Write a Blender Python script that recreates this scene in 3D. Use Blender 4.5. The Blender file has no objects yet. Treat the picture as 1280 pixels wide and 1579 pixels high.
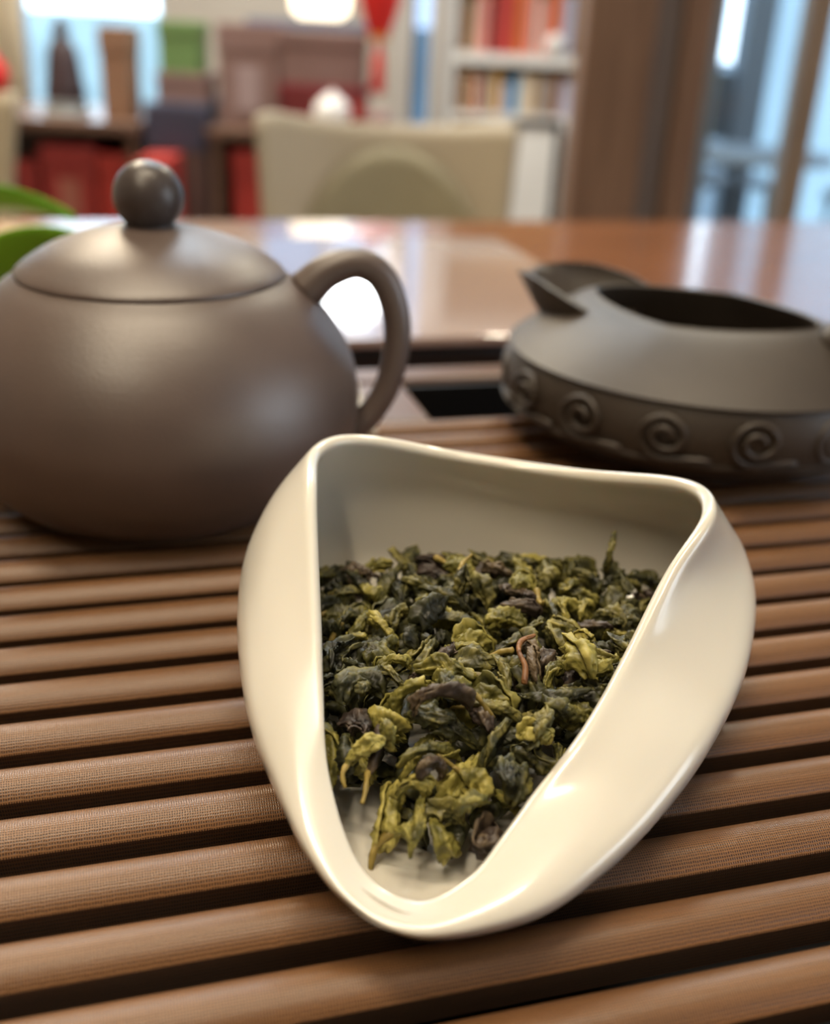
import bpy, bmesh, math, random
import numpy as np
from mathutils import Vector, Matrix
from mathutils.bvhtree import BVHTree

scene = bpy.context.scene
COL = scene.collection
R = math.radians
MM = 0.001

# ------------------------------------------------------------------ camera
CAM_H = 0.13                       # above the slats of the tray (z = 0)
PITCH, ROLL = R(24.44), R(2.9)
cam_d = bpy.data.cameras.new('camera')
cam = bpy.data.objects.new('camera', cam_d)
COL.objects.link(cam)
cs, sn = math.cos(ROLL), math.sin(ROLL)
right = Vector((cs, sn * math.sin(PITCH), sn * math.cos(PITCH)))
up = Vector((-sn, cs * math.sin(PITCH), cs * math.cos(PITCH)))
fwd = Vector((0, math.cos(PITCH), -math.sin(PITCH)))
cam.matrix_world = Matrix((
    (right.x, up.x, -fwd.x, 0), (right.y, up.y, -fwd.y, 0), (right.z, up.z, -fwd.z, CAM_H), (0, 0, 0, 1)))
cam_d.sensor_fit = 'HORIZONTAL'
cam_d.sensor_width = 36.0
cam_d.lens = 36.0 * 1650 / 1280
cam_d.clip_start = 0.005
cam_d.clip_end = 200
cam_d.dof.use_dof = True
cam_d.dof.focus_distance = 0.190
cam_d.dof.aperture_fstop = cam_d.lens / 3.8
scene.camera = cam

# ------------------------------------------------------------------ world, lights, exposure
world = bpy.data.worlds.new('world')
scene.world = world
world.use_nodes = True
bg = world.node_tree.nodes['Background']
bg.inputs['Color'].default_value = (0.80, 0.90, 1.0, 1)
bg.inputs['Strength'].default_value = 4.5

def area(name, loc, rot, sx, sy, power, color):
    d = bpy.data.lights.new(name, 'AREA')
    d.shape = 'RECTANGLE'
    d.size, d.size_y = sx, sy
    d.energy = power
    d.color = color
    o = bpy.data.objects.new(name, d)
    o.location = loc
    o.rotation_euler = rot
    COL.objects.link(o)
    return o
WARM = (1.0, 0.84, 0.61)
area('ceiling_lamp_light', (-0.45, -0.85, 1.86), (0, 0, 0), 0.10, 1.2, 17, WARM)
area('ceiling_lamp_light', (-0.12, 0.18, 1.86), (0, 0, R(90)), 0.10, 1.2, 22, WARM)
area('cool_fill_light', (-0.30, 2.45, 1.86), (0, 0, 0), 0.9, 0.5, 26, (0.74, 0.88, 1.0))  # added cool fill for a blue sheen, not a known lamp
area('ceiling_lamp_light', (-1.10, 2.4, 1.86), (0, 0, 0), 0.10, 1.2, 58, WARM)
area('ceiling_lamp_light', (0.75, 2.9, 1.86), (0, 0, 0), 0.10, 1.2, 58, WARM)

scene.view_settings.view_transform = 'Standard'
scene.view_settings.look = 'None'
scene.view_settings.gamma = 1.0
scene.view_settings.use_curve_mapping = False
scene.view_settings.exposure = 0.0

# ------------------------------------------------------------------ helpers
def lin(c):
    return tuple((v / 12.92 if v <= 0.04045 else ((v + 0.055) / 1.055) ** 2.4) for v in c)

def rgb(r, g, b):
    return lin((r / 255, g / 255, b / 255))

def mat(name, color, rough=0.5, var=0.12, scale=8.0, metallic=0.0, spec=0.5, bump=0.0, bump_scale=60.0,
        coat=0.0, emit=None, emit_strength=0.0, stretch=(1, 1, 1), sheen=0.0, coat_rough=0.05):
    m = bpy.data.materials.new(name)
    m.use_nodes = True
    nt = m.node_tree
    b = nt.nodes['Principled BSDF']
    tc = nt.nodes.new('ShaderNodeTexCoord')
    mp = nt.nodes.new('ShaderNodeMapping')
    mp.inputs['Scale'].default_value = stretch
    nt.links.new(tc.outputs['Object'], mp.inputs['Vector'])
    nz = nt.nodes.new('ShaderNodeTexNoise')
    nz.inputs['Scale'].default_value = scale
    nz.inputs['Detail'].default_value = 4
    nt.links.new(mp.outputs['Vector'], nz.inputs['Vector'])
    cr = nt.nodes.new('ShaderNodeValToRGB')
    cr.color_ramp.elements[0].position = 0.3
    cr.color_ramp.elements[1].position = 0.7
    cr.color_ramp.elements[0].color = (*[max(0, v * (1 - var)) for v in color], 1)
    cr.color_ramp.elements[1].color = (*[min(1, v * (1 + var)) for v in color], 1)
    nt.links.new(nz.outputs['Fac'], cr.inputs['Fac'])
    nt.links.new(cr.outputs['Color'], b.inputs['Base Color'])
    b.inputs['Roughness'].default_value = rough
    b.inputs['Metallic'].default_value = metallic
    b.inputs['Specular IOR Level'].default_value = spec
    b.inputs['Coat Weight'].default_value = coat
    b.inputs['Coat Roughness'].default_value = coat_rough
    b.inputs['Sheen Weight'].default_value = sheen
    if emit:
        b.inputs['Emission Color'].default_value = (*emit, 1)
        b.inputs['Emission Strength'].default_value = emit_strength
    if bump:
        n2 = nt.nodes.new('ShaderNodeTexNoise')
        n2.inputs['Scale'].default_value = bump_scale
        n2.inputs['Detail'].default_value = 5
        nt.links.new(mp.outputs['Vector'], n2.inputs['Vector'])
        bp = nt.nodes.new('ShaderNodeBump')
        bp.inputs['Strength'].default_value = bump
        bp.inputs['Distance'].default_value = 0.001
        nt.links.new(n2.outputs['Fac'], bp.inputs['Height'])
        nt.links.new(bp.outputs['Normal'], b.inputs['Normal'])
    return m

def glass_mat(name, tint=(0.9, 0.96, 1.0)):
    m = bpy.data.materials.new(name)
    m.use_nodes = True
    nt = m.node_tree
    nt.nodes.remove(nt.nodes['Principled BSDF'])
    out = nt.nodes['Material Output']
    tr = nt.nodes.new('ShaderNodeBsdfTransparent')
    tr.inputs['Color'].default_value = (*tint, 1)
    gl = nt.nodes.new('ShaderNodeBsdfGlossy')
    gl.inputs['Roughness'].default_value = 0.02
    fr = nt.nodes.new('ShaderNodeFresnel')
    mx = nt.nodes.new('ShaderNodeMixShader')
    nt.links.new(fr.outputs['Fac'], mx.inputs['Fac'])
    nt.links.new(tr.outputs['BSDF'], mx.inputs[1])
    nt.links.new(gl.outputs['BSDF'], mx.inputs[2])
    nt.links.new(mx.outputs['Shader'], out.inputs['Surface'])
    return m

def link(name, me, m, parent=None, loc=(0, 0, 0), rz=0.0):
    o = bpy.data.objects.new(name, me)
    if m is not None and (not me.materials):
        me.materials.append(m)
    COL.objects.link(o)
    o.location = loc
    o.rotation_euler = (0, 0, rz)
    if parent is not None:
        o.parent = parent
    return o

def empty(name, loc=(0, 0, 0), rz=0.0):
    o = bpy.data.objects.new(name, None)
    o.empty_display_size = 0.02
    COL.objects.link(o)
    o.location = loc
    o.rotation_euler = (0, 0, rz)
    return o

def tag(o, label=None, cat=None, group=None, kind=None):
    if label: o['label'] = label
    if cat: o['category'] = cat
    if group: o['group'] = group
    if kind: o['kind'] = kind
    return o

def mesh(name, verts, faces, smooth=True, angle=None):
    me = bpy.data.meshes.new(name)
    me.from_pydata([tuple(v) for v in verts], [], [tuple(f) for f in faces])
    me.update()
    bm = bmesh.new()
    bm.from_mesh(me)
    bmesh.ops.recalc_face_normals(bm, faces=bm.faces)
    bm.to_mesh(me)
    bm.free()
    if smooth:
        me.polygons.foreach_set('use_smooth', [True] * len(me.polygons))
        if angle is not None:
            me.set_sharp_from_angle(angle=R(angle))
    return me

def box_mesh(name, x0, x1, y0, y1, z0, z1, bevel=0.0, seg=2):
    bm = bmesh.new()
    bmesh.ops.create_cube(bm, size=1)
    for v in bm.verts:
        v.co = Vector((x0 + (v.co.x + .5) * (x1 - x0), y0 + (v.co.y + .5) * (y1 - y0), z0 + (v.co.z + .5) * (z1 - z0)))
    if bevel:
        bmesh.ops.bevel(bm, geom=bm.edges[:], offset=bevel, segments=seg, affect='EDGES', profile=0.5)
    me = bpy.data.meshes.new(name)
    bm.to_mesh(me)
    bm.free()
    if bevel:
        me.polygons.foreach_set('use_smooth', [True] * len(me.polygons))
        me.set_sharp_from_angle(angle=R(20))
    return me

def box(name, m, x0, x1, y0, y1, z0, z1, parent=None, bevel=0.0, seg=2):
    return link(name, box_mesh(name, x0, x1, y0, y1, z0, z1, bevel, seg), m, parent)

def lathe_mesh(name, prof, seg=96, angle=60):
    vs, fs, rings = [], [], []
    for r, z in prof:
        if r < 1e-7:
            rings.append([len(vs)]); vs.append((0, 0, z))
        else:
            rings.append(list(range(len(vs), len(vs) + seg)))
            vs += [(r * math.cos(2 * math.pi * k / seg), r * math.sin(2 * math.pi * k / seg), z) for k in range(seg)]
    for a, b in zip(rings[:-1], rings[1:]):
        for k in range(seg):
            k2 = (k + 1) % seg
            if len(a) == 1 and len(b) == 1: continue
            if len(a) == 1: fs.append((a[0], b[k], b[k2]))
            elif len(b) == 1: fs.append((a[k], a[k2], b[0]))
            else: fs.append((a[k], a[k2], b[k2], b[k]))
    return mesh(name, vs, fs, True, angle)

def catmull(pts, n, closed=False):
    P = np.array(pts, float)
    N = len(P)
    out = []
    cnt = N if closed else N - 1
    for i in range(cnt):
        if closed:
            p0, p1, p2, p3 = P[(i - 1) % N], P[i], P[(i + 1) % N], P[(i + 2) % N]
        else:
            p1, p2 = P[i], P[i + 1]
            p0 = P[i - 1] if i > 0 else 2 * p1 - p2
            p3 = P[i + 2] if i + 2 < N else 2 * p2 - p1
        for k in range(n):
            t = k / n
            out.append(0.5 * ((2 * p1) + (-p0 + p2) * t + (2 * p0 - 5 * p1 + 4 * p2 - p3) * t * t
                              + (-p0 + 3 * p1 - 3 * p2 + p3) * t ** 3))
    if not closed:
        out.append(P[-1])
    return np.array(out)

def tube_mesh(name, pts, radii, seg=12, caps=True, squash=None):
    P = np.array(pts, float)
    n = len(P)
    rad = np.interp(np.linspace(0, 1, n), np.linspace(0, 1, len(radii)), radii) if len(radii) != n else np.array(radii)
    T = np.gradient(P, axis=0)
    T /= np.linalg.norm(T, axis=1)[:, None] + 1e-12
    ref = np.array((0, 0, 1.0)) if abs(T[0][2]) < 0.9 else np.array((1.0, 0, 0))
    nrm = np.cross(T[0], ref); nrm /= np.linalg.norm(nrm)
    vs, fs = [], []
    for i in range(n):
        nrm = nrm - T[i] * (nrm @ T[i]); nrm /= np.linalg.norm(nrm)
        bn = np.cross(T[i], nrm)
        for k in range(seg):
            a = 2 * math.pi * k / seg
            sq = squash or (1, 1)
            vs.append(P[i] + rad[i] * (nrm * math.cos(a) * sq[0] + bn * math.sin(a) * sq[1]))
    for i in range(n - 1):
        for k in range(seg):
            k2 = (k + 1) % seg
            fs.append((i * seg + k, i * seg + k2, (i + 1) * seg + k2, (i + 1) * seg + k))
    if caps:
        vs.append(P[0] - T[0] * rad[0] * .5); c0 = len(vs) - 1
        vs.append(P[-1] + T[-1] * rad[-1] * .5); c1 = len(vs) - 1
        for k in range(seg):
            k2 = (k + 1) % seg
            fs.append((c0, k2, k)); fs.append((c1, (n - 1) * seg + k, (n - 1) * seg + k2))
    return mesh(name, vs, fs)

def copy_tree(o, parent=None):
    c = o.copy()
    COL.objects.link(c)
    if parent is not None:
        c.parent = parent
    for ch in o.children:
        copy_tree(ch, c)
    return c

# ------------------------------------------------------------------ materials
M_wall = mat('wall_paint', rgb(190, 182, 172), 0.8, 0.04, 3)
M_greywall = mat('grey_plaster', rgb(178, 172, 166), 0.8, 0.05, 3)
M_floor = mat('floor_tile', rgb(128, 118, 108), 0.35, 0.1, 2)
M_ceiling = mat('ceiling_paint', rgb(225, 220, 212), 0.9, 0.03, 2)
M_white = mat('white_paint', rgb(232, 230, 226), 0.5, 0.03, 5)
M_lamp = mat('lamp_glow', (1, 1, 1), 0.5, 0.0, emit=(1.0, 0.86, 0.66), emit_strength=9)
M_globe = mat('globe_glow', (1, 1, 1), 0.4, 0.0, emit=(0.95, 0.98, 1.0), emit_strength=22)
M_lantern = mat('lantern_glow', (1, .95, .85), 0.6, 0.0, emit=(1.0, 0.86, 0.62), emit_strength=3.0)
M_glass = glass_mat('window_glass')
M_steel = mat('brushed_metal', rgb(150, 152, 155), 0.3, 0.1, 40, metallic=1.0)
M_black = mat('black_plastic', rgb(20, 20, 22), 0.35, 0.2, 30)

def wood_mat(name, c1, c2, rough, scale, stretch, coat=0.0):
    m = mat(name, c1, rough, 0.25, scale, stretch=stretch, coat=coat)
    nt = m.node_tree
    cr = [n for n in nt.nodes if n.type == 'VALTORGB'][0]
    cr.color_ramp.elements[0].color = (*c1, 1)
    cr.color_ramp.elements[1].color = (*c2, 1)
    return m
M_table = wood_mat('table_wood', rgb(116, 72, 44), rgb(150, 96, 60), 0.22, 10, (0.6, 6, 6), coat=0.5)
M_column = wood_mat('column_wood', rgb(112, 84, 66), rgb(134, 103, 82), 0.5, 8, (6, 6, 0.5))
M_colstripe = wood_mat('column_stripe', rgb(100, 88, 84), rgb(118, 106, 100), 0.45, 8, (6, 6, 0.5))
M_side = wood_mat('sideboard_wood', rgb(92, 70, 58), rgb(116, 88, 72), 0.4, 8, (0.6, 5, 5), coat=0.2)

# ================================================================== SETTING
FZ = -0.80
def struct(name, m, *a, parent=None, bevel=0.0):
    o = box(name, m, *a, parent=parent, bevel=bevel)
    if parent is None:
        o['kind'] = 'structure'
    return o
struct('floor', M_floor, -3.2, 3.2, -1.6, 4.75, FZ - 0.05, FZ)
struct('ceiling', M_ceiling, -3.2, 3.2, -1.6, 4.75, 1.90, 1.96)
struct('wall_left', M_wall, -3.25, -3.15, -1.6, 4.75, FZ, 1.90)
struct('wall_front', mat('dark_wall', rgb(84, 78, 72), .8, .05, 3), -3.15, 3.2, -1.7, -1.6, FZ, 1.90)

# back wall in pieces around two windows
WY0, WY1 = 4.60, 4.75
W1 = (-1.68, -1.08, -0.26, 1.30)       # window 1: x0 x1 z0 z1
W2 = (-0.74, -0.135, 0.46, 1.50)
W3 = (-0.115, -0.020, FZ + .05, 1.80)
def wall_with_windows(name, x0, x1, wins, y0, y1, m):
    root = empty(name, ((x0 + x1) / 2, y0, FZ))
    root['kind'] = 'structure'
    xs = x0
    for (a, b, z0, z1) in wins:
        p = []
        p.append(box('wall_panel', m, xs, a, y0, y1, FZ, 1.90))
        p.append(box('wall_panel', m, a, b, y0, y1, FZ, z0))
        p.append(box('wall_panel', m, a, b, y0, y1, z1, 1.90))
        for q in p:
            q.parent = root; q.matrix_parent_inverse = Matrix.Translation(root.location).inverted()
        xs = b
    q = box('wall_panel', m, xs, x1, y0, y1, FZ, 1.90)
    q.parent = root; q.matrix_parent_inverse = Matrix.Translation(root.location).inverted()
    return root
W0 = (-2.95, -1.95, -0.26, 1.30)
wall_with_windows('wall_back', -3.15, 0.565, [W0, W1, W2, W3], WY0, WY1, M_wall)
M_winframe = mat('window_frame_paint', rgb(196, 200, 206), 0.4, 0.04, 6)
def window(name, x0, x1, z0, z1, y, nx=1, nz=1, fr=0.03, gm=None):
    root = empty(name, ((x0 + x1) / 2, y, z0))
    root['kind'] = 'structure'
    inv = Matrix.Translation(root.location).inverted()
    def add(nm, m, *a):
        o = box(nm, m, *a, parent=root); o.matrix_parent_inverse = inv
    add('window_frame', M_winframe, x0, x0 + fr, y - .03, y + .03, z0, z1)
    add('window_frame', M_winframe, x1 - fr, x1, y - .03, y + .03, z0, z1)
    add('window_frame', M_winframe, x0 + fr, x1 - fr, y - .03, y + .03, z0, z0 + fr)
    add('window_frame', M_winframe, x0 + fr, x1 - fr, y - .03, y + .03, z1 - fr, z1)
    dx, dz = (x1 - x0) / nx, (z1 - z0) / nz
    for i in range(1, nx): add('mullion', M_winframe, x0 + i * dx - .012, x0 + i * dx + .012, y - .02, y + .02, z0 + fr, z1 - fr)
    for j in range(1, nz): add('transom', M_winframe, x0 + fr, x1 - fr, y - .018, y + .018, z0 + j * dz - .012, z0 + j * dz + .012)
    for i in range(nx):
        for j in range(nz):
            add('pane', gm or M_glass, x0 + i * dx + .012, x0 + (i + 1) * dx - .012, y - .002, y + .002, z0 + j * dz + .012, z0 + (j + 1) * dz - .012)
    return root
window('window_1', *W1, 4.67, 1, 1)
window('window_2', *W2, 4.67, 2, 1, gm=glass_mat('blue_glass', (.38, .48, .58)))
window('window_4', *W0, 4.67, 2, 1)
struct('wall_garden', mat('garden_wall', rgb(170, 190, 196), .8, .2, 3), -9.0, 1.2, 8.0, 8.2, FZ - .1, 0.11)
struct('ground', mat('garden_ground', rgb(110, 116, 104), .9, .2, 3), -9.0, 1.2, 4.76, 8.0, FZ - .15, FZ - .1)

# wooden column and glazed front on the right, terrace behind it
col = empty('wooden_column', (0.40, 2.35, FZ))
inv = Matrix.Translation(col.location).inverted()
for nm, m, a in (('column_board', M_column, (0.287, 0.425, 2.30, 2.46, FZ, 1.90)),
                 ('column_board', M_colstripe, (0.427, 0.476, 2.315, 2.46, FZ, 1.90)),
                 ('column_board', M_column, (0.478, 0.535, 2.30, 2.46, FZ, 1.90))):
    o = box(nm, m, *a, parent=col, bevel=0.004); o.matrix_parent_inverse = inv
col['kind'] = 'structure'
tag(col, 'brown wooden column between the bookshelf and the glazed front')
door = empty('window_3', (0.66, 2.5, FZ)); door['kind'] = 'structure'
inv = Matrix.Translation(door.location).inverted()
M_frame = mat('door_frame', rgb(150, 128, 108), 0.4, 0.1, 8)
for nm, m, a in (('window_frame', M_frame, (0.768, 0.815, 2.46, 2.53, FZ, 1.90)),
                 ('pane', M_glass, (0.537, 0.766, 2.49, 2.495, FZ + .06, 1.88)),
                 ('pane', M_glass, (0.817, 1.40, 2.49, 2.495, FZ + .06, 1.88)),
                 ('sill', M_frame, (0.537, 1.40, 2.46, 2.53, FZ, FZ + .06)),
                 ('window_frame', M_frame, (1.402, 1.47, 2.46, 2.53, FZ, 1.90))):
    o = box(nm, m, *a, parent=door); o.matrix_parent_inverse = inv
wr = empty('wall_right', (3.2, 0, FZ)); wr['kind'] = 'structure'
for a in ((3.2, 3.3, -1.6, -1.1, FZ, 1.90), (3.2, 3.3, -1.1, 0.5, FZ, -.1), (3.2, 3.3, -1.1, 0.5, 1.4, 1.9), (3.2, 3.3, 0.5, 2.54, FZ, 1.9), (1.471, 3.2, 2.46, 2.54, FZ, 1.9)):
    o = box('wall_panel', M_greywall, *a, parent=wr); o.matrix_parent_inverse = Matrix.Translation(wr.location).inverted()
struct('wall_partition', M_greywall, 0.565, 0.615, 2.54, 4.60, FZ, 1.90)

# ================================================================== TABLE
PHI = R(16.52)
def uv(u, d, z=0.0):       # tray coordinates: u along the slats, d across them
    return (u * math.cos(PHI) - d * math.sin(PHI), u * math.sin(PHI) + d * math.cos(PHI), z)
TZ = -0.050
table = empty('table', uv(0.05, 0.45, FZ), PHI)
tag(table, 'long glossy orange-brown wooden table under the tea tray', 'table')
link('table_top', box_mesh('table_top', -1.25, 1.25, -0.62, 0.62, TZ - 0.04 - FZ, TZ - FZ, 0.006), M_table, table)
link('apron', box_mesh('apron', -1.12, 1.12, -0.52, 0.52, TZ - 0.12 - FZ, TZ - 0.04 - FZ, 0.003), M_table, table)
for sx in (-1, 1):
    for sy in (-1, 1):
        link('leg', box_mesh('leg', sx * 1.10 - .035, sx * 1.10 + .035, sy * .50 - .035, sy * .50 + .035, 0, TZ - 0.04 - FZ, 0.004), M_table, table)

# ================================================================== TEA TRAY
def slat_material():
    m = bpy.data.materials.new('laminated_cloth_slat')
    m.use_nodes = True
    nt = m.node_tree
    b = nt.nodes['Principled BSDF']
    tc = nt.nodes.new('ShaderNodeTexCoord')
    def wave(direction, scale, dist):
        w = nt.nodes.new('ShaderNodeTexWave')
        w.wave_type = 'BANDS'; w.bands_direction = direction
        w.inputs['Scale'].default_value = scale
        w.inputs['Distortion'].default_value = dist
        w.inputs['Detail'].default_value = 2
        w.inputs['Detail Scale'].default_value = 1.5
        nt.links.new(tc.outputs['Object'], w.inputs['Vector'])
        return w
    wx = wave('X', 720, 2.2)
    wy = wave('Y', 720, 1.8)
    mul = nt.nodes.new('ShaderNodeMath'); mul.operation = 'MAXIMUM'
    nt.links.new(wx.outputs['Fac'], mul.inputs[0]); nt.links.new(wy.outputs['Fac'], mul.inputs[1])
    mp = nt.nodes.new('ShaderNodeMapping'); mp.inputs['Scale'].default_value = (6, 260, 260)
    nt.links.new(tc.outputs['Object'], mp.inputs['Vector'])
    nz = nt.nodes.new('ShaderNodeTexNoise'); nz.inputs['Scale'].default_value = 4; nz.inputs['Detail'].default_value = 5
    nt.links.new(mp.outputs['Vector'], nz.inputs['Vector'])
    grain = nt.nodes.new('ShaderNodeValToRGB')
    grain.color_ramp.elements[0].position = 0.32; grain.color_ramp.elements[1].position = 0.68
    grain.color_ramp.elements[0].color = (*rgb(60, 38, 24), 1)
    grain.color_ramp.elements[1].color = (*rgb(104, 70, 44), 1)
    nt.links.new(nz.outputs['Fac'], grain.inputs['Fac'])
    weave = nt.nodes.new('ShaderNodeValToRGB')
    weave.color_ramp.elements[0].position = 0.45; weave.color_ramp.elements[1].position = 1.0
    weave.color_ramp.elements[0].color = (*rgb(50, 31, 20), 1)
    weave.color_ramp.elements[1].color = (*rgb(166, 120, 78), 1)
    nt.links.new(mul.outputs[0], weave.inputs['Fac'])
    mx = nt.nodes.new('ShaderNodeMix'); mx.data_type = 'RGBA'
    mx.inputs[0].default_value = 0.6
    nt.links.new(grain.outputs['Color'], mx.inputs[6]); nt.links.new(weave.outputs['Color'], mx.inputs[7])
    nt.links.new(mx.outputs[2], b.inputs['Base Color'])
    b.inputs['Roughness'].default_value = 0.34
    b.inputs['Specular IOR Level'].default_value = 0.55
    bp = nt.nodes.new('ShaderNodeBump'); bp.inputs['Strength'].default_value = 0.25; bp.inputs['Distance'].default_value = 0.0002
    nt.links.new(mul.outputs[0], bp.inputs['Height'])
    nt.links.new(bp.outputs['Normal'], b.inputs['Normal'])
    return m
M_slat = slat_material()
M_trayframe = mat('tray_frame_laminate', rgb(96, 68, 48), 0.35, 0.15, 120, bump=0.1, bump_scale=900, stretch=(.2, 1, 1))
M_pan = mat('tray_pan', rgb(10, 11, 15), 0.5, 0.2, 40)
tray = empty('tea_tray', uv(0, 0.2, TZ), PHI)
tag(tray, 'large dark brown slatted tea tray of ribbed laminate lying on the table', 'tea tray')
S_P, D0 = 0.01432, 0.2506          # slat pitch and front edge of slat number 0
U0, U1 = -0.26, 0.34
def slat_mesh():
    prof = []
    w, h = 0.0096, 0.0030
    # arched top from the front edge over to the back edge, then flat sides
    for k in range(19):
        t = (1 - math.cos(math.pi * k / 18)) / 2
        y = w * t
        z = h * max(0.0, 1 - (2 * t - 1) ** 2) ** 0.85
        prof.append((y, z))
    prof = [(0.0034, -0.009), (0.0004, -0.0008)] + prof + [(w - .0004, -0.0008), (w - .0034, -0.009)]
    vs, fs = [], []
    n = len(prof)
    xs = np.linspace(U0, U1, 9)
    for x in xs:
        vs += [(x, y, z) for y, z in prof]
    for i in range(len(xs) - 1):
        for k in range(n):
            k2 = (k + 1) % n
            fs.append((i * n + k, i * n + k2, (i + 1) * n + k2, (i + 1) * n + k))
    fs.append(tuple(range(n))); fs.append(tuple(range((len(xs) - 1) * n, len(xs) * n)))
    return mesh('slat', vs, fs, True, 50)
sm = slat_mesh()
def in_tray(d):      # local y of a tray child for distance d
    return d - 0.2
SLAT_TOP = 0.0030
for n in range(-6, 15):
    o = link('slat', sm, M_slat, tray, (0, in_tray(D0 - S_P * n), -TZ))
dF = D0 - S_P * 14 - 0.004
dS = D0 + S_P * 6 + 0.0110          # end of the slatted field
dR0, dR1 = dS + 0.046, dS + 0.062   # far rail
zt = -TZ
def traybox(nm, m, u0, u1, d0, d1, z0, z1, bv=0.0015):
    link(nm, box_mesh(nm, u0, u1, in_tray(d0), in_tray(d1), zt + z0, zt + z1, bv), m, tray)
traybox('pan', M_pan, U0 - .001, U1 + .001, dF + .0, dR0 - .0005, TZ + .001, -.0405)
traybox('end_rail', M_trayframe, U0 - .03, U0 - .001, dF - .02, dR1, TZ + .001, .002)
traybox('end_rail', M_trayframe, U1 + .001, U1 + .03, dF - .02, dR1, TZ + .001, .002)
traybox('front_rail', M_trayframe, U0 - .001, U1 + .001, dF - .02, dF, TZ + .001, .002)
traybox('far_rail', M_trayframe, U0 - .001, U1 + .001, dR0, dR1, TZ + .001, .002)
traybox('far_panel', M_trayframe, U0 - .001, 0.108, dS + .001, dR0 - .0005, -.014, .0012)
traybox('recess_dark_sheet', M_pan, 0.1085, U1 + .0005, dR0 - .0030, dR0 - .0006, -.0360, -.0002, 0.0004)  # black sheets added so the lit recess walls look dark
traybox('recess_dark_sheet', M_pan, 0.1085, 0.1105, dS + .001, dR0 - .0032, -.0360, -.0040, 0.0004)
traybox('recess_floor', M_pan, 0.107, U1 + .001, dS + .001, dR0 - .0005, -.0400, -.0362, 0.0004)

# ================================================================== WHITE TEA PRESENTATION BOWL
def porcelain():
    m = bpy.data.materials.new('white_glazed_porcelain')
    m.use_nodes = True
    nt = m.node_tree
    b = nt.nodes['Principled BSDF']
    tc = nt.nodes.new('ShaderNodeTexCoord')
    nz = nt.nodes.new('ShaderNodeTexNoise'); nz.inputs['Scale'].default_value = 25
    nt.links.new(tc.outputs['Object'], nz.inputs['Vector'])
    cr = nt.nodes.new('ShaderNodeValToRGB')
    cr.color_ramp.elements[0].color = (*rgb(215, 210, 197), 1)
    cr.color_ramp.elements[1].color = (*rgb(222, 217, 206), 1)
    nt.links.new(nz.outputs['Fac'], cr.inputs['Fac'])
    nt.links.new(cr.outputs['Color'], b.inputs['Base Color'])
    b.inputs['Roughness'].default_value = 0.28
    b.inputs['Coat Weight'].default_value = 0.7
    b.inputs['Coat Roughness'].default_value = 0.10
    b.inputs['Subsurface Weight'].default_value = 0.15
    b.inputs['Subsurface Radius'].default_value = (0.004, 0.003, 0.002)
    b.inputs['Subsurface Scale'].default_value = 1.0
    return m
M_porc = porcelain()
BZ = SLAT_TOP
BULGE = [(5, 113.5, 9), (20, 117.5, 10), (31, 125.5, 12), (42.5, 137.5, 15), (54, 153.5, 18), (65, 175, 20), (72, 199, 23), (69.5, 215, 26),
         (57, 226, 25), (28, 231, 24), (-5, 228, 25), (-24.5, 216, 26), (-33.5, 198, 24), (-33.5, 180, 21), (-27.5, 153, 19),
         (-20, 135.5, 16), (-12.5, 122.5, 13), (-4.5, 115.8, 10.5)]
RIM = [(3, 118.5, 11.5), (10.5, 121.8, 13.5), (15.5, 128, 16), (20, 134.2, 18.5), (28.4, 144.1, 23.5), (37.8, 159, 29.3), (47, 173, 37), (56.8, 185.5, 45.2),
       (56, 203, 45.5), (36, 218, 40.8), (10, 224.5, 41), (-12, 219, 46), (-21.3, 209, 47), (-20.5, 190, 45), (-16, 162.4, 33),
       (-13.5, 148.5, 26), (-11.0, 136, 19), (-5.4, 123.6, 13)]
BC = np.array((18.0, 174.0))
def bowl_surface():
    bul = np.array(BULGE, float); rim = np.array(RIM, float)
    prof = []
    for b_, r_ in zip(bul, rim):
        d = b_[:2] - BC
        zb = b_[2]
        p0 = np.array((*(BC + d * 0.0), 0.6))
        p1 = np.array((*(BC + d * 0.34), 0.0))
        p2 = np.array((*(BC + d * 0.62), 0.5))
        p3 = np.array((*(BC + d * 0.885), zb * 0.33))
        prof.append([p0, p1, p2, p3, b_, b_ * .52 + r_ * .48 + np.array((*(d / np.linalg.norm(d) * 2.6), 0.8)), r_])
    prof = np.array(prof)                       # 18 x 7 x 3
    rows = []
    for j in range(prof.shape[1]):
        rows.append(catmull(prof[:, j, :], 6, closed=True))
    rows = np.array(rows)                       # 7 x 108 x 3
    cols = [catmull(rows[:, k, :], 5) for k in range(rows.shape[1])]
    S = np.array(cols)                          # 108 x rows x 3
    S[:, :, 2] += BZ * 1000
    return S * MM
BS = bowl_surface()
def bowl_mesh():
    K, J, _ = BS.shape
    vs, fs = [], []
    c = BS[:, 0, :].mean(axis=0)
    vs.append(tuple(c))
    for k in range(K):
        for j in range(1, J): vs.append(tuple(BS[k, j]))
    idx = lambda k, j: 1 + (k % K) * (J - 1) + (j - 1)
    for k in range(K):
        fs.append((0, idx(k, 1), idx(k + 1, 1)))
        for j in range(1, J - 1):
            fs.append((idx(k, j), idx(k, j + 1), idx(k + 1, j + 1), idx(k + 1, j)))
    return vs, fs
bv, bf = bowl_mesh()
bme = bpy.data.meshes.new('tea_bowl')
bme.from_pydata(bv, [], bf)
bme.update()
bme.polygons.foreach_set('use_smooth', [True] * len(bme.polygons))
bm_ = bmesh.new(); bm_.from_mesh(bme); bmesh.ops.recalc_face_normals(bm_, faces=bm_.faces)
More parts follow.
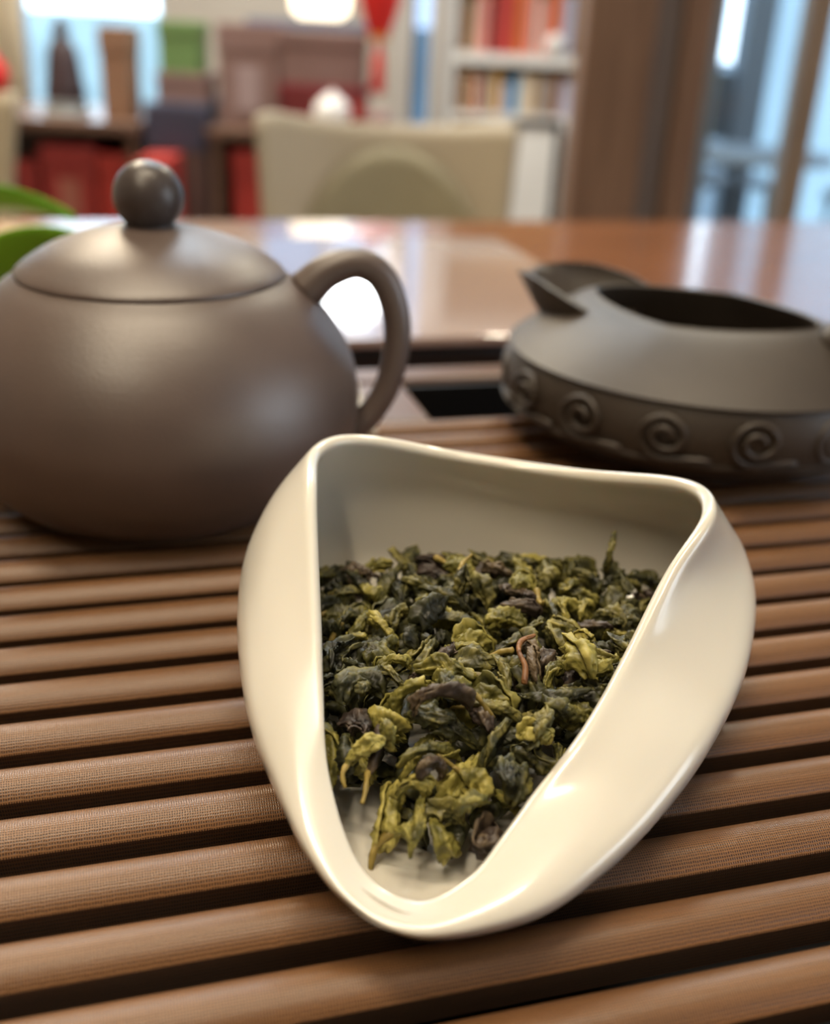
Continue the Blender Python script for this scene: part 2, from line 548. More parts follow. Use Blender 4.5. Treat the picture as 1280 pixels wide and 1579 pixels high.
# outward normals: the underside of the bottom must face down
if bm_.faces[:][0].normal.z > 0:
    bmesh.ops.reverse_faces(bm_, faces=bm_.faces)
bm_.to_mesh(bme); bm_.free()
bowl = link('tea_presentation_bowl', bme, M_porc)
sol = bowl.modifiers.new('thickness', 'SOLIDIFY'); sol.thickness = 0.0030; sol.offset = -1
ss = bowl.modifiers.new('smooth', 'SUBSURF'); ss.levels = 1; ss.render_levels = 2
tag(bowl, 'white glazed three-cornered porcelain bowl holding rolled green tea leaves', 'bowl')

# ================================================================== CLAY
def clay(name, c, rough, spec=0.5):
    return mat(name, c, rough, 0.10, 60, bump=0.12, bump_scale=1400, spec=spec)
M_clay = clay('dark_purple_clay', rgb(90, 75, 68), 0.42, 1.0)
M_clay2 = clay('dark_grey_clay', rgb(58, 49, 41), 0.50, 0.6)

POT = Vector((-0.0740, 0.288, BZ))
pot = empty('teapot', POT, R(8))
tag(pot, 'round dark brown unglazed clay teapot with ball knob on the tray', 'teapot')
PZ = 1 * MM
body = [(0, 0.0), (34, 0.0), (37.5, .6), (42.5, 3), (49.3, 9), (54.2, 17), (56.2, 25), (56.2, 32), (54.6, 40), (51.2, 47.5), (46.4, 54), (40.9, 59.4), (36.6, 62.5), (35.7, 63.1), (35.2, 62.2), (34.8, 59), (38, 55)]
pr = catmull([(r, z, 0) for r, z in body[1:14]], 4)
prof = [(0, 0)] + [(max(p[0], 0) * MM, p[1] * MM) for p in pr] + [(r * MM, z * MM) for r, z in body[14:]]
link('body', lathe_mesh('body', prof), M_clay, pot)
lidp = catmull([(35.6, 63.5, 0), (35.2, 64.4, 0), (32.6, 66.5, 0), (27, 69.9, 0), (19, 73.0, 0), (11, 75.0, 0), (5, 75.9, 0), (.2, 76.1, 0)], 4)
lid = link('lid', lathe_mesh('lid', [(32 * MM, 59 * MM), (34.4 * MM, 62.6 * MM)] + [(p[0] * MM, p[1] * MM) for p in lidp] + [(0, 76.1 * MM)]), M_clay, pot)
kp = [(6.9, 74.4), (6.4, 75.2), (6.3, 75.8)]
for a in np.linspace(-0.83, math.pi / 2, 18):
    kp.append((9.2 * math.cos(a), 83.0 + 9.2 * math.sin(a)))
kp[-1] = (0, 83.0 + 9.2)
M_knob = clay('dark_knob_clay', rgb(70, 62, 60), 0.34)
link('knob', lathe_mesh('knob', [(r * MM, z * MM) for r, z in kp], 48), M_knob, lid)
hp = catmull([(41, 0, 59), (47, 0, 64.2), (55.3, 0, 66.7), (62.3, 0, 62.8), (66.4, 0, 53), (67.0, 0, 43), (65, 0, 32.5), (61, 0, 24.5), (56, 0, 19.5), (50, 0, 17)], 6) * MM
link('handle', tube_mesh('handle', hp, np.array([5.6, 4.8, 4.3, 4.1, 4.0, 3.9, 3.8, 3.8, 4.2, 5.0]) * MM, 20), M_clay, pot)
sp = catmull([(-48, 0, 32), (-58, 0, 37), (-66, 0, 46), (-71, 0, 56), (-76, 0, 63)], 6) * MM
link('spout', tube_mesh('spout', sp, np.array([13, 9.5, 7, 5.4, 4.6]) * MM, 24), M_clay, pot)

# ================================================================== PITCHER (fairness cup)
PC = Vector((0.092, 0.354, BZ))
e_ang = math.atan2(0.548, -0.836)
pit = empty('clay_pitcher', PC, e_ang)     # local +x points to the spout
tag(pit, 'squat dark grey clay pitcher with a scroll relief band and beak spout', 'pitcher')
RA, RB = 66.0, 62.0
def lens(a):
    ca, sa = abs(math.cos(a)), abs(math.sin(a))
    p, q = 1.35, 1.75
    lo, hi = 1.0, 80.0
    for _ in range(40):
        md = (lo + hi) / 2
        if (md * ca / 39.0) ** p + (md * sa / 31.0) ** q < 1: lo = md
        else: hi = md
    return lo
def pitcher_body():
    NA = 120
    vs, fs = [], []
    rows = None
    for k in range(NA):
        a = 2 * math.pi * k / NA
        ca, sa = math.cos(a), math.sin(a)
        Rb = 1 / math.sqrt((ca / RA) ** 2 + (sa / RB) ** 2)
        L = lens(a)
        zr = 45.5 + 1.0 * abs(ca) ** 3
        P = [(0.0, 1.0), (.50 * Rb, 0.0), (.60 * Rb, .4), (.74 * Rb, 3.0), (.90 * Rb, 8.5), (.985 * Rb, 12.6), (.985 * Rb, 13.2), (.970 * Rb, 13.6), (.990 * Rb, 18), (.990 * Rb, 25),
             (.955 * Rb, 30.0), (.968 * Rb, 30.4), (.968 * Rb, 31.0)]
        for t in (0.12, .25, .4, .55, .7, .85, .95):
            # shoulder: convex rise from the band to the rim
            r = .968 * Rb + (L - .968 * Rb) * t
            z = 31.0 + (zr - 31.0) * (1 - (1 - t) ** 1.35)
            P.append((r, z))
        P += [(L, zr), (L - .6, zr + .5), (L - 1.6, zr), (L - 1.0, zr - 3), (L * .6 + .4 * Rb * .85, zr - 14), (L * .4 + .5 * Rb * .85, 14), (.5 * Rb, 6), (0, 5)]
        rows = len(P)
        vs += [(r * ca * MM, r * sa * MM, z * MM) for r, z in P]
    for k in range(NA):
        k2 = (k + 1) % NA
        for j in range(rows - 1):
            fs.append((k * rows + j, k2 * rows + j, k2 * rows + j + 1, k * rows + j + 1))
    me = mesh('body', vs, fs)
    b2 = bmesh.new(); b2.from_mesh(me); bmesh.ops.remove_doubles(b2, verts=b2.verts, dist=1e-6)
    bmesh.ops.recalc_face_normals(b2, faces=b2.faces); b2.to_mesh(me); b2.free()
    me.polygons.foreach_set('use_smooth', [True] * len(me.polygons)); me.set_sharp_from_angle(angle=R(50))
    return me
pbody = link('body', pitcher_body(), M_clay2, pit)
def spout_mesh():
    secs = []
    N = 14
    for i in range(13):
        t = i / 12
        x = 30 + 36.0 * t
        w = float(np.interp(t, [0, .2, .45, .7, .9, 1], [27, 27, 24, 18.5, 11.5, 8.0]))
        zt_ = float(np.interp(t, [0, .25, .55, .8, 1], [44.5, 47.5, 50.0, 50.4, 49.2]))
        zb = 26 + 19.5 * t ** 2.6
        th = 2.2 - .6 * t
        ring = []
        for k in range(N + 1):            # outer, left lip -> bottom -> right lip
            a = math.pi * k / N
            ring.append((x + 1.8 * t * math.sin(a) * 0, w * math.cos(a), zt_ - (zt_ - zb) * math.sin(a) ** 1.15))
        for k in range(N, -1, -1):        # inner
            a = math.pi * k / N
            zb2 = min(zb + 5 + th, zt_ - .8) if t < .9 else zt_ - 1.2
            ring.append((x, (w - th) * math.cos(a), zt_ + .2 - (zt_ - zb2) * math.sin(a)))
        secs.append(ring)
    n = len(secs[0])
    vs = [(p[0] * MM, p[1] * MM, p[2] * MM) for r_ in secs for p in r_]
    fs = []
    for i in range(len(secs) - 1):
        for k in range(n):
            k2 = (k + 1) % n
            fs.append((i * n + k, i * n + k2, (i + 1) * n + k2, (i + 1) * n + k))
    fs.append(tuple(range(n))); fs.append(tuple(range((len(secs) - 1) * n, len(secs) * n)))
    return mesh('spout', vs, fs, True, 55)
sp_o = link('spout', spout_mesh(), M_clay2, pit)
hp = catmull([(-44, 0, 42), (-50, 0, 47), (-60, 0, 54), (-72, 0, 58), (-86, 0, 59)], 5) * MM
link('handle', tube_mesh('handle', hp, np.array([8.5, 8.5, 7, 6.4, 6.2]) * MM, 16, squash=(1.2, .8)), M_clay2, pit)
def scroll_mesh(sgn):
    pts = []
    for t in np.linspace(0, 1, 40):
        a = t * 3.6 * math.pi
        r = 1.6 + 6.0 * t
        pts.append((sgn * r * math.cos(a) * 1.15, 21.7 + r * math.sin(a) * .98))
    pts.append((sgn * 11.5, 15.4)); pts.append((sgn * 14.0, 15.0))
    P = []
    for s_, z in pts:
        z = min(max(z, 14.4), 29.6)
        a = s_ / 63.0
        rr = 62.6 * (.990 if 18 <= z <= 25 else (.990 - .035 * (z - 25) / 5.0 if z > 25 else .970 + .02 * (z - 13.6) / 4.4)) - .1
        P.append((rr * math.cos(a) * MM, rr * math.sin(a) * MM, z * MM))
    return tube_mesh('scroll_relief', P, [1.0 * MM, 1.0 * MM], 8)
scm = scroll_mesh(1)
for k in range(15):
    o = link('scroll_relief', scm, M_clay2, pit, (0, 0, 0), 2 * math.pi * (k + .35) / 15)
    o.scale = (1.03, 1.0, 1)

# ================================================================== TEA LEAVES
def leaf_material(name, dark, mid, light, seed):
    m = bpy.data.materials.new(name)
    m.use_nodes = True
    nt = m.node_tree
    b = nt.nodes['Principled BSDF']
    tc = nt.nodes.new('ShaderNodeTexCoord')
    oi = nt.nodes.new('ShaderNodeObjectInfo')
    add = nt.nodes.new('ShaderNodeVectorMath'); add.operation = 'ADD'
    nt.links.new(tc.outputs['Object'], add.inputs[0])
    sc = nt.nodes.new('ShaderNodeVectorMath'); sc.operation = 'SCALE'
    cmb = nt.nodes.new('ShaderNodeCombineXYZ')
    for i in range(3): nt.links.new(oi.outputs['Random'], cmb.inputs[i])
    nt.links.new(cmb.outputs[0], sc.inputs[0]); sc.inputs['Scale'].default_value = 0.7
    nt.links.new(sc.outputs[0], add.inputs[1])
    n1 = nt.nodes.new('ShaderNodeTexNoise'); n1.inputs['Scale'].default_value = 260; n1.inputs['Detail'].default_value = 4
    nt.links.new(add.outputs[0], n1.inputs['Vector'])
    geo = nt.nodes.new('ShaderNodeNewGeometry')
    # noise + highlight painted on ridges, shade in creases + per-leaf shift
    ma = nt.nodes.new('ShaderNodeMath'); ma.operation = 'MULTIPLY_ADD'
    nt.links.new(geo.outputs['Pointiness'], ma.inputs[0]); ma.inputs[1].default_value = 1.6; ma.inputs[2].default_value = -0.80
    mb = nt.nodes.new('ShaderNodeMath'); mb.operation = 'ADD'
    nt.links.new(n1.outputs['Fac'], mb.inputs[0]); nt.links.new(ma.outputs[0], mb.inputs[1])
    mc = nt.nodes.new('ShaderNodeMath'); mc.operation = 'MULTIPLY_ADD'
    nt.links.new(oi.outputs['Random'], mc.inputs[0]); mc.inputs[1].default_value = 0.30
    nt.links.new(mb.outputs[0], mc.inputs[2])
    cr = nt.nodes.new('ShaderNodeValToRGB')
    e = cr.color_ramp.elements
    e[0].position = 0.42; e[0].color = (*dark, 1)
    e[1].position = 0.95; e[1].color = (*light, 1)
    em = e.new(0.68); em.color = (*mid, 1)
    nt.links.new(mc.outputs[0], cr.inputs['Fac'])
    nt.links.new(cr.outputs['Color'], b.inputs['Base Color'])
    b.inputs['Roughness'].default_value = 0.48
    b.inputs['Specular IOR Level'].default_value = 0.45
    n2 = nt.nodes.new('ShaderNodeTexNoise'); n2.noise_type = 'RIDGED_MULTIFRACTAL'; n2.inputs['Scale'].default_value = 420; n2.inputs['Detail'].default_value = 3
    n2.inputs['Distortion'].default_value = 0.8
    nt.links.new(add.outputs[0], n2.inputs['Vector'])
    bp = nt.nodes.new('ShaderNodeBump'); bp.inputs['Strength'].default_value = 0.9; bp.inputs['Distance'].default_value = 0.0007
    nt.links.new(n2.outputs['Fac'], bp.inputs['Height'])
    nt.links.new(bp.outputs['Normal'], b.inputs['Normal'])
    return m
LM = {
    'dark': leaf_material('leaf_dark', rgb(30, 31, 21), rgb(62, 62, 36), rgb(128, 120, 64), 1),
    'olive': leaf_material('leaf_olive', rgb(46, 46, 24), rgb(96, 92, 42), rgb(164, 152, 76), 2),
    'pale': leaf_material('leaf_pale', rgb(84, 82, 36), rgb(138, 130, 62), rgb(186, 174, 96), 3),
    'brown': leaf_material('leaf_brown', rgb(34, 28, 26), rgb(68, 56, 48), rgb(112, 96, 72), 4),
    'stalk': leaf_material('leaf_stalk', rgb(86, 76, 34), rgb(128, 110, 50), rgb(166, 144, 76), 5),
    'red': leaf_material('leaf_redstalk', rgb(58, 36, 26), rgb(92, 58, 38), rgb(138, 96, 58), 6),
}
rng = np.random.default_rng(11)
def smooth_noise(P, k, amp, r):
    out = np.zeros_like(P)
    for _ in range(5):
        d = r.normal(size=3); d *= k * r.uniform(.6, 1.5) / np.linalg.norm(d)
        ph = r.uniform(0, 6.28)
        v = r.normal(size=3); v /= np.linalg.norm(v)
        out += np.sin(P @ d + ph)[..., None] * v * amp * .6
    return out
def ridged(P, k, r):
    # crumple field: sharp creases between smooth facets
    out = np.zeros(P.shape[:-1])
    for _ in range(4):
        d = r.normal(size=3); d *= k * r.uniform(.6, 1.5) / np.linalg.norm(d)
        w = .9 * np.sin(P @ (r.normal(size=3) * k * .5) + r.uniform(0, 6))
        out += 1 - 2 * np.abs(np.sin(P @ d + w + r.uniform(0, 6)))
    return out / 4
def leaf_mesh(r, L, W, turns, bend, twist, wr, core=.30, nu=44, nv=40):
    s = np.linspace(-1, 1, nu)[:, None] * np.ones((1, nv))
    t = np.linspace(0, 1, nv)[None, :] * np.ones((nu, 1))
    tap = (1 - np.abs(s) ** 2.4) ** .55 * .88 + .12
    tap = tap * (1 + .2 * np.sin(s * r.uniform(2, 5) + r.uniform(0, 6)))
    ang = 2 * np.pi * turns * t + twist * s + r.uniform(0, 6)
    rad = W * (core + (1 - core) * t ** .8) * tap
    rad = rad * (1 + wr * np.sin(ang * r.integers(2, 4) + 3.0 * s * r.uniform(.5, 2) + r.uniform(0, 6)))
    # sharp folds running along the leaf
    f1 = 1 - 2 * np.abs(np.sin(ang * r.uniform(2.2, 3.6) + 1.5 * s + .8 * np.sin(3 * s + r.uniform(0, 6))))
    f2 = 1 - 2 * np.abs(np.sin(ang * r.uniform(4.5, 6.5) + 2.5 * s * r.uniform(-1, 1) + .9 * np.sin(5 * s + r.uniform(0, 6))))
    f3 = 1 - 2 * np.abs(np.sin(s * r.uniform(4, 7) + 1.2 * np.sin(ang + r.uniform(0, 6))))
    rad = rad * (1 + wr * .85 * f1 + wr * .45 * f2 + wr * .5 * f3)
    se = s + .12 * np.sin(ang * 3 + r.uniform(0, 6)) * np.abs(s) ** 2
    cx, cy = rad * np.cos(ang), rad * np.sin(ang) * r.uniform(.68, .95)
    th = se * bend
    if abs(bend) > 1e-3:
        Rb = L / bend
        X = (Rb + cx) * np.sin(th)
        Z = (Rb + cx) * np.cos(th) - Rb
    else:
        X, Z = se * L, cx
    P = np.stack([X, cy, Z], -1)
    P = P + smooth_noise(P, 0.7, .40, r)
    c0 = P.mean(axis=(0, 1))
    D = P - c0; D /= np.linalg.norm(D, axis=-1)[..., None] + 1e-6
    P = P + D * (ridged(P, 1.5, r) * .45 + ridged(P, 3.0, r) * .28 + ridged(P, 5.5, r) * .10)[..., None]
    du = np.gradient(P, axis=0); dv = np.gradient(P, axis=1)
    N = np.cross(du, dv); N /= np.linalg.norm(N, axis=-1)[..., None] + 1e-9
    Q = P - N * .26
    vs = np.concatenate([P.reshape(-1, 3), Q.reshape(-1, 3)]) 
    c = (vs.max(0) + vs.min(0)) / 2
    vs = (vs - c) * MM
    fs = []
    o2 = nu * nv
    I = lambda i, j: i * nv + j
    for i in range(nu - 1):
        for j in range(nv - 1):
            fs.append((I(i, j), I(i + 1, j), I(i + 1, j + 1), I(i, j + 1)))
            fs.append((o2 + I(i, j), o2 + I(i, j + 1), o2 + I(i + 1, j + 1), o2 + I(i + 1, j)))
    for i in range(nu - 1):
        for j in (0, nv - 1):
            fs.append((I(i, j), I(i + 1, j), o2 + I(i + 1, j), o2 + I(i, j)))
    for j in range(nv - 1):
        for i in (0, nu - 1):
            fs.append((I(i, j), I(i, j + 1), o2 + I(i, j + 1), o2 + I(i, j)))
    me = bpy.data.meshes.new('tea_leaf')
    me.from_pydata([tuple(v) for v in vs], [], fs)
    me.update()
    me.polygons.foreach_set('use_smooth', [True] * len(me.polygons))
    return me, vs
def stalk_mesh(r, L, rad, bend):
    n = 14
    t = np.linspace(-1, 1, n)
    P = np.stack([t * L, bend * L * (t ** 2) + .3 * np.sin(3 * t + r.uniform(0, 6)), .5 * np.sin(2.2 * t + r.uniform(0, 6))], -1)
    rr = rad * (1 - .35 * t) * (1 + .12 * np.sin(9 * t + r.uniform(0, 6)))
    return tube_mesh('stalk', P * MM, rr * MM, 8), P * MM
PROTO = []
for k in range(30):
    typ = k % 5
    r = np.random.default_rng(100 + k)
    if typ in (0, 1):     # balled
        a = dict(L=r.uniform(3.4, 4.5), W=r.uniform(2.4, 3.1), turns=r.uniform(1.4, 2.2), bend=r.uniform(.6, 1.5), twist=r.uniform(-1, 1), wr=r.uniform(.13, .2))
    elif typ == 2:        # long twisted
        a = dict(L=r.uniform(5.5, 7.4), W=r.uniform(1.4, 1.9), turns=r.uniform(1.4, 2.2), bend=r.uniform(.7, 1.7), twist=r.uniform(1.5, 3.2), wr=r.uniform(.15, .24))
    elif typ == 3:        # curled comma
        a = dict(L=r.uniform(4.4, 5.6), W=r.uniform(1.7, 2.3), turns=r.uniform(1.3, 1.9), bend=r.uniform(1.2, 2.1), twist=r.uniform(-1.5, 1.5), wr=r.uniform(.14, .22))
    else:                 # open folded leaf
        a = dict(L=r.uniform(4.0, 5.2), W=r.uniform(2.2, 2.9), turns=r.uniform(.7, .95), bend=r.uniform(.3, .9), twist=r.uniform(-1, 1), wr=r.uniform(.12, .2), core=.7)
    PROTO.append((typ,) + leaf_mesh(r, **a))
STALK = [stalk_mesh(np.random.default_rng(300 + k), rng.uniform(2.6, 4.4), rng.uniform(.38, .62), rng.uniform(-.4, .5)) for k in range(6)]

# inside height of the bowl on a 1 mm grid (lower half of the wall only)
GX0, GY0, GN = -40, 112, 130
INF = 9.0
Hh = np.full((GN, GN), INF)
jb = 4 * 5
inner = []
K = BS.shape[0]
low = BS[:, :jb + 1, :] * 1000
def bowl_heights():
    vs = [tuple(p) for k in range(K) for p in low[k]]
    J = jb + 1
    fs = [(k * J + j, ((k + 1) % K) * J + j, ((k + 1) % K) * J + j + 1, k * J + j + 1) for k in range(K) for j in range(J - 1)]
    t = BVHTree.FromPolygons(vs, fs)
    # shrink towards the centre by the wall thickness
    for i in range(GN):
        for j in range(GN):
            x, y = GX0 + i + .5, GY0 + j + .5
            dx, dy = x - BC[0], y - BC[1]
            dl = math.hypot(dx, dy) + 1e-6
            hit = t.ray_cast(Vector((x + dx / dl * 3.2, y + dy / dl * 3.2, -5)), Vector((0, 0, 1)))
            if hit[0] is not None and hit[0].z < 30:
                Hh[i, j] = (hit[0].z + 4.4) * MM
bowl_heights()
H_floor = Hh.copy()
def mound(x, y):
    # target top of the pile (mm above the slats)
    dx = x - (8 + (y - 130) * .16)
    top = 22.5 if y > 168 else 22.5 - 0.0098 * (168 - y) ** 2
    if y > 200: top -= .022 * (y - 200) ** 2
    return top - 0.0030 * dx * dx
def rot_matrix(r, upright=.0):
    q = r.normal(size=4); q /= np.linalg.norm(q)
    w, x, y, z = q
    return np.array([[1 - 2 * (y * y + z * z), 2 * (x * y - z * w), 2 * (x * z + y * w)],
                     [2 * (x * y + z * w), 1 - 2 * (x * x + z * z), 2 * (y * z - x * w)],
                     [2 * (x * z - y * w), 2 * (y * z + x * w), 1 - 2 * (x * x + y * y)]])
def flat_rot(r, tilt=.5):
    a = r.uniform(0, 2 * math.pi); b_, c_, d_ = r.normal(0, tilt), r.normal(0, tilt), r.uniform(0, 2 * math.pi)
    return np.array(Matrix.Rotation(a, 3, 'Z') @ Matrix.Rotation(b_, 3, 'Y') @ Matrix.Rotation(c_, 3, 'X'))
# free radius inside the bowl per direction and height
NB, NZ = 120, 56
RIN = np.full((NB, NZ), 1e3)
_pts = []
for k in range(K):
    k2 = (k + 1) % K
    for f_ in (0, .34, .67):
        row = BS[k] * (1 - f_) + BS[k2] * f_
        for j in range(5, row.shape[0] - 1):
            for g_ in (0, .25, .5, .75): _pts.append(row[j] * (1 - g_) + row[j + 1] * g_)
_pts = np.array(_pts) * 1000
_a = (np.floor((np.arctan2(_pts[:, 1] - BC[1], _pts[:, 0] - BC[0]) / (2 * np.pi) % 1) * NB)).astype(int) % NB
_z = np.clip(np.floor(_pts[:, 2]).astype(int), 0, NZ - 1)
_r = np.hypot(_pts[:, 0] - BC[0], _pts[:, 1] - BC[1])
np.minimum.at(RIN, (_a, _z), _r)
for a_ in range(NB):
    known = np.where(RIN[a_] < 900)[0]
    lo_z, hi_z = known.min(), known.max()
    RIN[a_, :lo_z] = RIN[a_, lo_z]; RIN[a_, hi_z:] = RIN[a_, hi_z]
    for z_ in range(lo_z + 1, hi_z):
        if RIN[a_, z_] > 900: RIN[a_, z_] = RIN[a_, z_ - 1]
def inside(V, x, y, z):
    X, Y, Z = V[:, 0] * 1000 + x - BC[0], V[:, 1] * 1000 + y - BC[1], (V[:, 2] + z) * 1000
    a_ = (np.floor((np.arctan2(Y, X) / (2 * np.pi) % 1) * NB)).astype(int) % NB
    zz = np.clip(np.floor(Z).astype(int), 0, NZ - 1)
    return float(np.max(np.hypot(X, Y) + 3.6 - RIN[a_, zz]))
def drop(V, x, y, sink):
    for _ in range(7):
        gx = np.floor(V[:, 0] * 1000 + x - GX0).astype(int); gy = np.floor(V[:, 1] * 1000 + y - GY0).astype(int)
        if gx.min() < 0 or gy.min() < 0 or gx.max() >= GN or gy.max() >= GN: return None
        h = Hh[gx, gy]
        ex = 1.5
        if h.max() < 1:
            z = np.max(h - V[:, 2]) - sink
            ex = inside(V, x, y, z)
            if ex <= 0.0: return z, gx, gy, x, y
        d = math.hypot(x - BC[0], y - BC[1]) + 1e-6
        st_ = min(max(ex, .6), 4) / d
        x -= (x - BC[0]) * st_; y -= (y - BC[1]) * st_
    return None
def settle(V, z, gx, gy):
    np.maximum.at(Hh, (gx, gy), V[:, 2] + z)
LABELS = {
    'dark': ('dark green rolled tea leaf', 'dark green leaves'),
    'olive': ('olive green crumpled tea leaf', 'olive leaves'),
    'pale': ('pale yellow-green curled tea leaf', 'pale leaves'),
    'brown': ('brownish black twisted tea leaf', 'brownish leaves'),
}
MESHES = {}
def leaf_object(k, key):
    if (k, key) not in MESHES:
        me = PROTO[k][1].copy(); me.materials.append(LM[key]); MESHES[(k, key)] = me
    return bpy.data.objects.new('tea_leaf', MESHES[(k, key)])
STM = {}
def add_stalk(o, r, key):
    i = int(r.integers(0, len(STALK)))
    if (i, key) not in STM:
        me = STALK[i][0].copy(); me.materials.clear(); me.materials.append(LM[key]); STM[(i, key)] = me
    s_ = bpy.data.objects.new('stalk', STM[(i, key)])
    COL.objects.link(s_)
    s_.parent = o
    co = np.array([v.co[:] for v in o.data.vertices])
    tip = co[np.argmax(co[:, 0])]
    s_.location = (tip[0] + .0004, tip[1], tip[2])
    s_.rotation_euler = (r.uniform(-3, 3), r.uniform(.2, .9), r.uniform(-.4, .4))
    return s_
def place(k, key, x, y, rot, sc, sink=0.0011, label=None, over=6.5):
    V = (PROTO[k][2][::3] * sc) @ rot.T
    res = drop(V, x, y, sink)
    if res is None: return None
    z, gx, gy, x, y = res
    if (V[:, 2].max() + z) * 1000 > mound(x, y) + over + (2.5 if y < 156 else 0): return None
    settle(V, z, gx, gy)
    o = leaf_object(k, key)
    COL.objects.link(o)
    o.matrix_world = Matrix.Translation((x * MM, y * MM, z)) @ Matrix(rot.tolist()).to_4x4() @ Matrix.Scale(sc, 4)
    l, g = LABELS[key]
    zone = 'at the back of' if y > 194 else 'at the front tip of' if y < 147 else 'on the left side of' if x < 4 else 'on the right side of' if x > 30 else 'in the middle of'
    tag(o, label or f'{l} {zone} the heap in the white bowl', 'tea leaf', None if label else f'{g} {zone} the heap')
    return o
bed_v, bed_f, nb_ = [], [], 0
LOW = []
for k in range(8):
    r = np.random.default_rng(500 + k)
    LOW.append(leaf_mesh(r, L=r.uniform(4.5, 6), W=r.uniform(2.6, 3.4), turns=r.uniform(1.2, 1.8), bend=r.uniform(.5, 1.2), twist=0, wr=.16, nu=16, nv=16))
cnt = 0
for _ in range(2500):
    x, y = rng.uniform(-22, 62), rng.uniform(133, 214)
    if y < 148 and abs(x - 6.5) > 6 + (y - 133) * .7: continue
    if y > 198 and abs(x - 20) > 32 - (y - 198) * 1.6: continue
    ii, jj = int(x - GX0), int(y - GY0)
    if Hh[ii, jj] > 1 or mound(x, y) * MM - Hh[ii, jj] < .005: continue
    me_, V0 = LOW[int(rng.integers(0, 8))]
    rot = flat_rot(rng, .5)
    V = V0 @ rot.T
    res = drop(V, x, y, .0015)
    if res is None: continue
    z, gx, gy, x, y = res
    if (V[:, 2].max() + z) * 1000 > mound(x, y): continue
    settle(V, z, gx, gy)
    bed_v.append(V + np.array((x * MM, y * MM, z)))
    bed_f += [tuple(i + nb_ for i in p.vertices) for p in me_.polygons]
    nb_ += len(V)
    cnt += 1
    if cnt >= 170: break
bme2 = bpy.data.meshes.new('tea_bed')
bme2.from_pydata([tuple(v) for v in np.concatenate(bed_v)], [], bed_f)
bme2.polygons.foreach_set('use_smooth', [True] * len(bme2.polygons))
bed = link('tea_bed', bme2, LM['dark'])
tag(bed, 'dark bed of rolled tea underneath the top leaves in the bowl', 'tea', None, 'stuff')
placed = 0
tries = 0
keys = ['dark', 'olive', 'pale', 'brown']
while placed < 290 and tries < 12000:
    tries += 1
    best = None
    for _ in range(8):
        x, y = rng.uniform(-22, 62), rng.uniform(129, 218)
        # outline of the heap
        ii, jj = int(x - GX0), int(y - GY0)
        if Hh[ii, jj] > 1: continue
        # front tip narrows along the trough
        if y < 150 and abs(x - 6.5) > 6 + (y - 129) * .8: continue
        if y > 204 and abs(x - 18) > 34 - (y - 204) * 1.4: continue
        gap = mound(x, y) * MM - Hh[ii, jj]
        if best is None or gap > best[0]: best = (gap, x, y)
    if best is None or best[0] < -0.0005: continue
    k = int(rng.integers(0, len(PROTO)))
    key = keys[int(rng.choice(4, p=[.51, .26, .10, .13]))]
    o = place(k, key, best[1], best[2], flat_rot(rng, .55), float(rng.uniform(.88, 1.38)))
    if o is None: continue
    placed += 1
    if rng.uniform() < .13:
        add_stalk(o, rng, 'stalk')
# front tip of the heap
for (x, y, k, key, sc) in ((5, 139, 3, 'brown', 1.0), (14.5, 142, 15, 'pale', 1.0), (6, 127.5, 10, 'olive', .8), (1, 128.5, 21, 'dark', .8)):
    place(k, key, x, y, flat_rot(rng, .3), sc, .0016, None, 9)
# small leaves over the spots where the bowl still shows
fill = 0
for _ in range(6000):
    if fill > 80: break
    x, y = rng.uniform(-20, 58), rng.uniform(130, 214)
    if y < 150 and abs(x - 7.5) > 6 + (y - 129) * .8: continue
    ii, jj = int(x - GX0), int(y - GY0)
    if Hh[ii, jj] > 1 or Hh[ii, jj] - H_floor[ii, jj] > (.006 if y > 200 else .002): continue
    o = place(int(rng.integers(0, len(PROTO))), keys[int(rng.choice(3, p=[.5, .4, .1]))], x, y, flat_rot(rng, .5), float(rng.uniform(.6, .85)), .0020, None, 6 if y > 175 else 11)
    if o is not None: fill += 1


# a few leaves that stand out on top of the heap
def special(k, key, x, y, az, tilt, sc, label, stalk=None):
    rot = np.array(Matrix.Rotation(az, 3, 'Z') @ Matrix.Rotation(tilt, 3, 'Y'))
    o = place(k, key, x, y, rot, sc, 0.002, label, 16)
    if o is not None and stalk:
        s_ = add_stalk(o, np.random.default_rng(5), stalk)
    return o
tw = special(2, 'brown', 22, 164, R(95), 0, 1.15, 'long brown twisted tea leaf with a reddish stalk, topmost mid-heap')
if tw is not None:
    sp_ = []
    for x_, y_ in ((22.8, 168), (20.2, 165.5), (19.6, 162.5), (20.6, 159.5), (20.4, 156.6)):
        sp_.append((x_ * MM, y_ * MM, float(Hh[int(x_ - GX0) - 1:int(x_ - GX0) + 2, int(y_ - GY0) - 1:int(y_ - GY0) + 2].max()) + .0002))
    sp_ = np.array(sp_); sp_[:, 2] = np.convolve(np.pad(sp_[:, 2], 1, mode='edge'), [.25, .5, .25], 'valid')
    bpy.context.view_layer.update()
    st_o = link('stalk', tube_mesh('stalk', catmull(sp_, 5), np.array([.35, .55, .42, .55, .6]) * MM, 10), LM['red'], tw)
    st_o.matrix_parent_inverse = tw.matrix_world.inverted()
special(5, 'pale', 30, 162, R(110), 0, 1.25, 'large pale yellow-green crumpled leaf near the right edge of the bowl')
special(4, 'olive', 7, 160, R(-15), 0, 1.15, 'open olive leaf folded lengthwise, left of the heap centre')
special(7, 'brown', 6, 147, R(10), 0, 1.1, 'brownish twisted leaf arched over at the front of the heap', 'stalk')
special(17, 'dark', 42, 205, R(70), R(-70), 0.8, 'dark pointed leaf standing upright at the back of the heap')
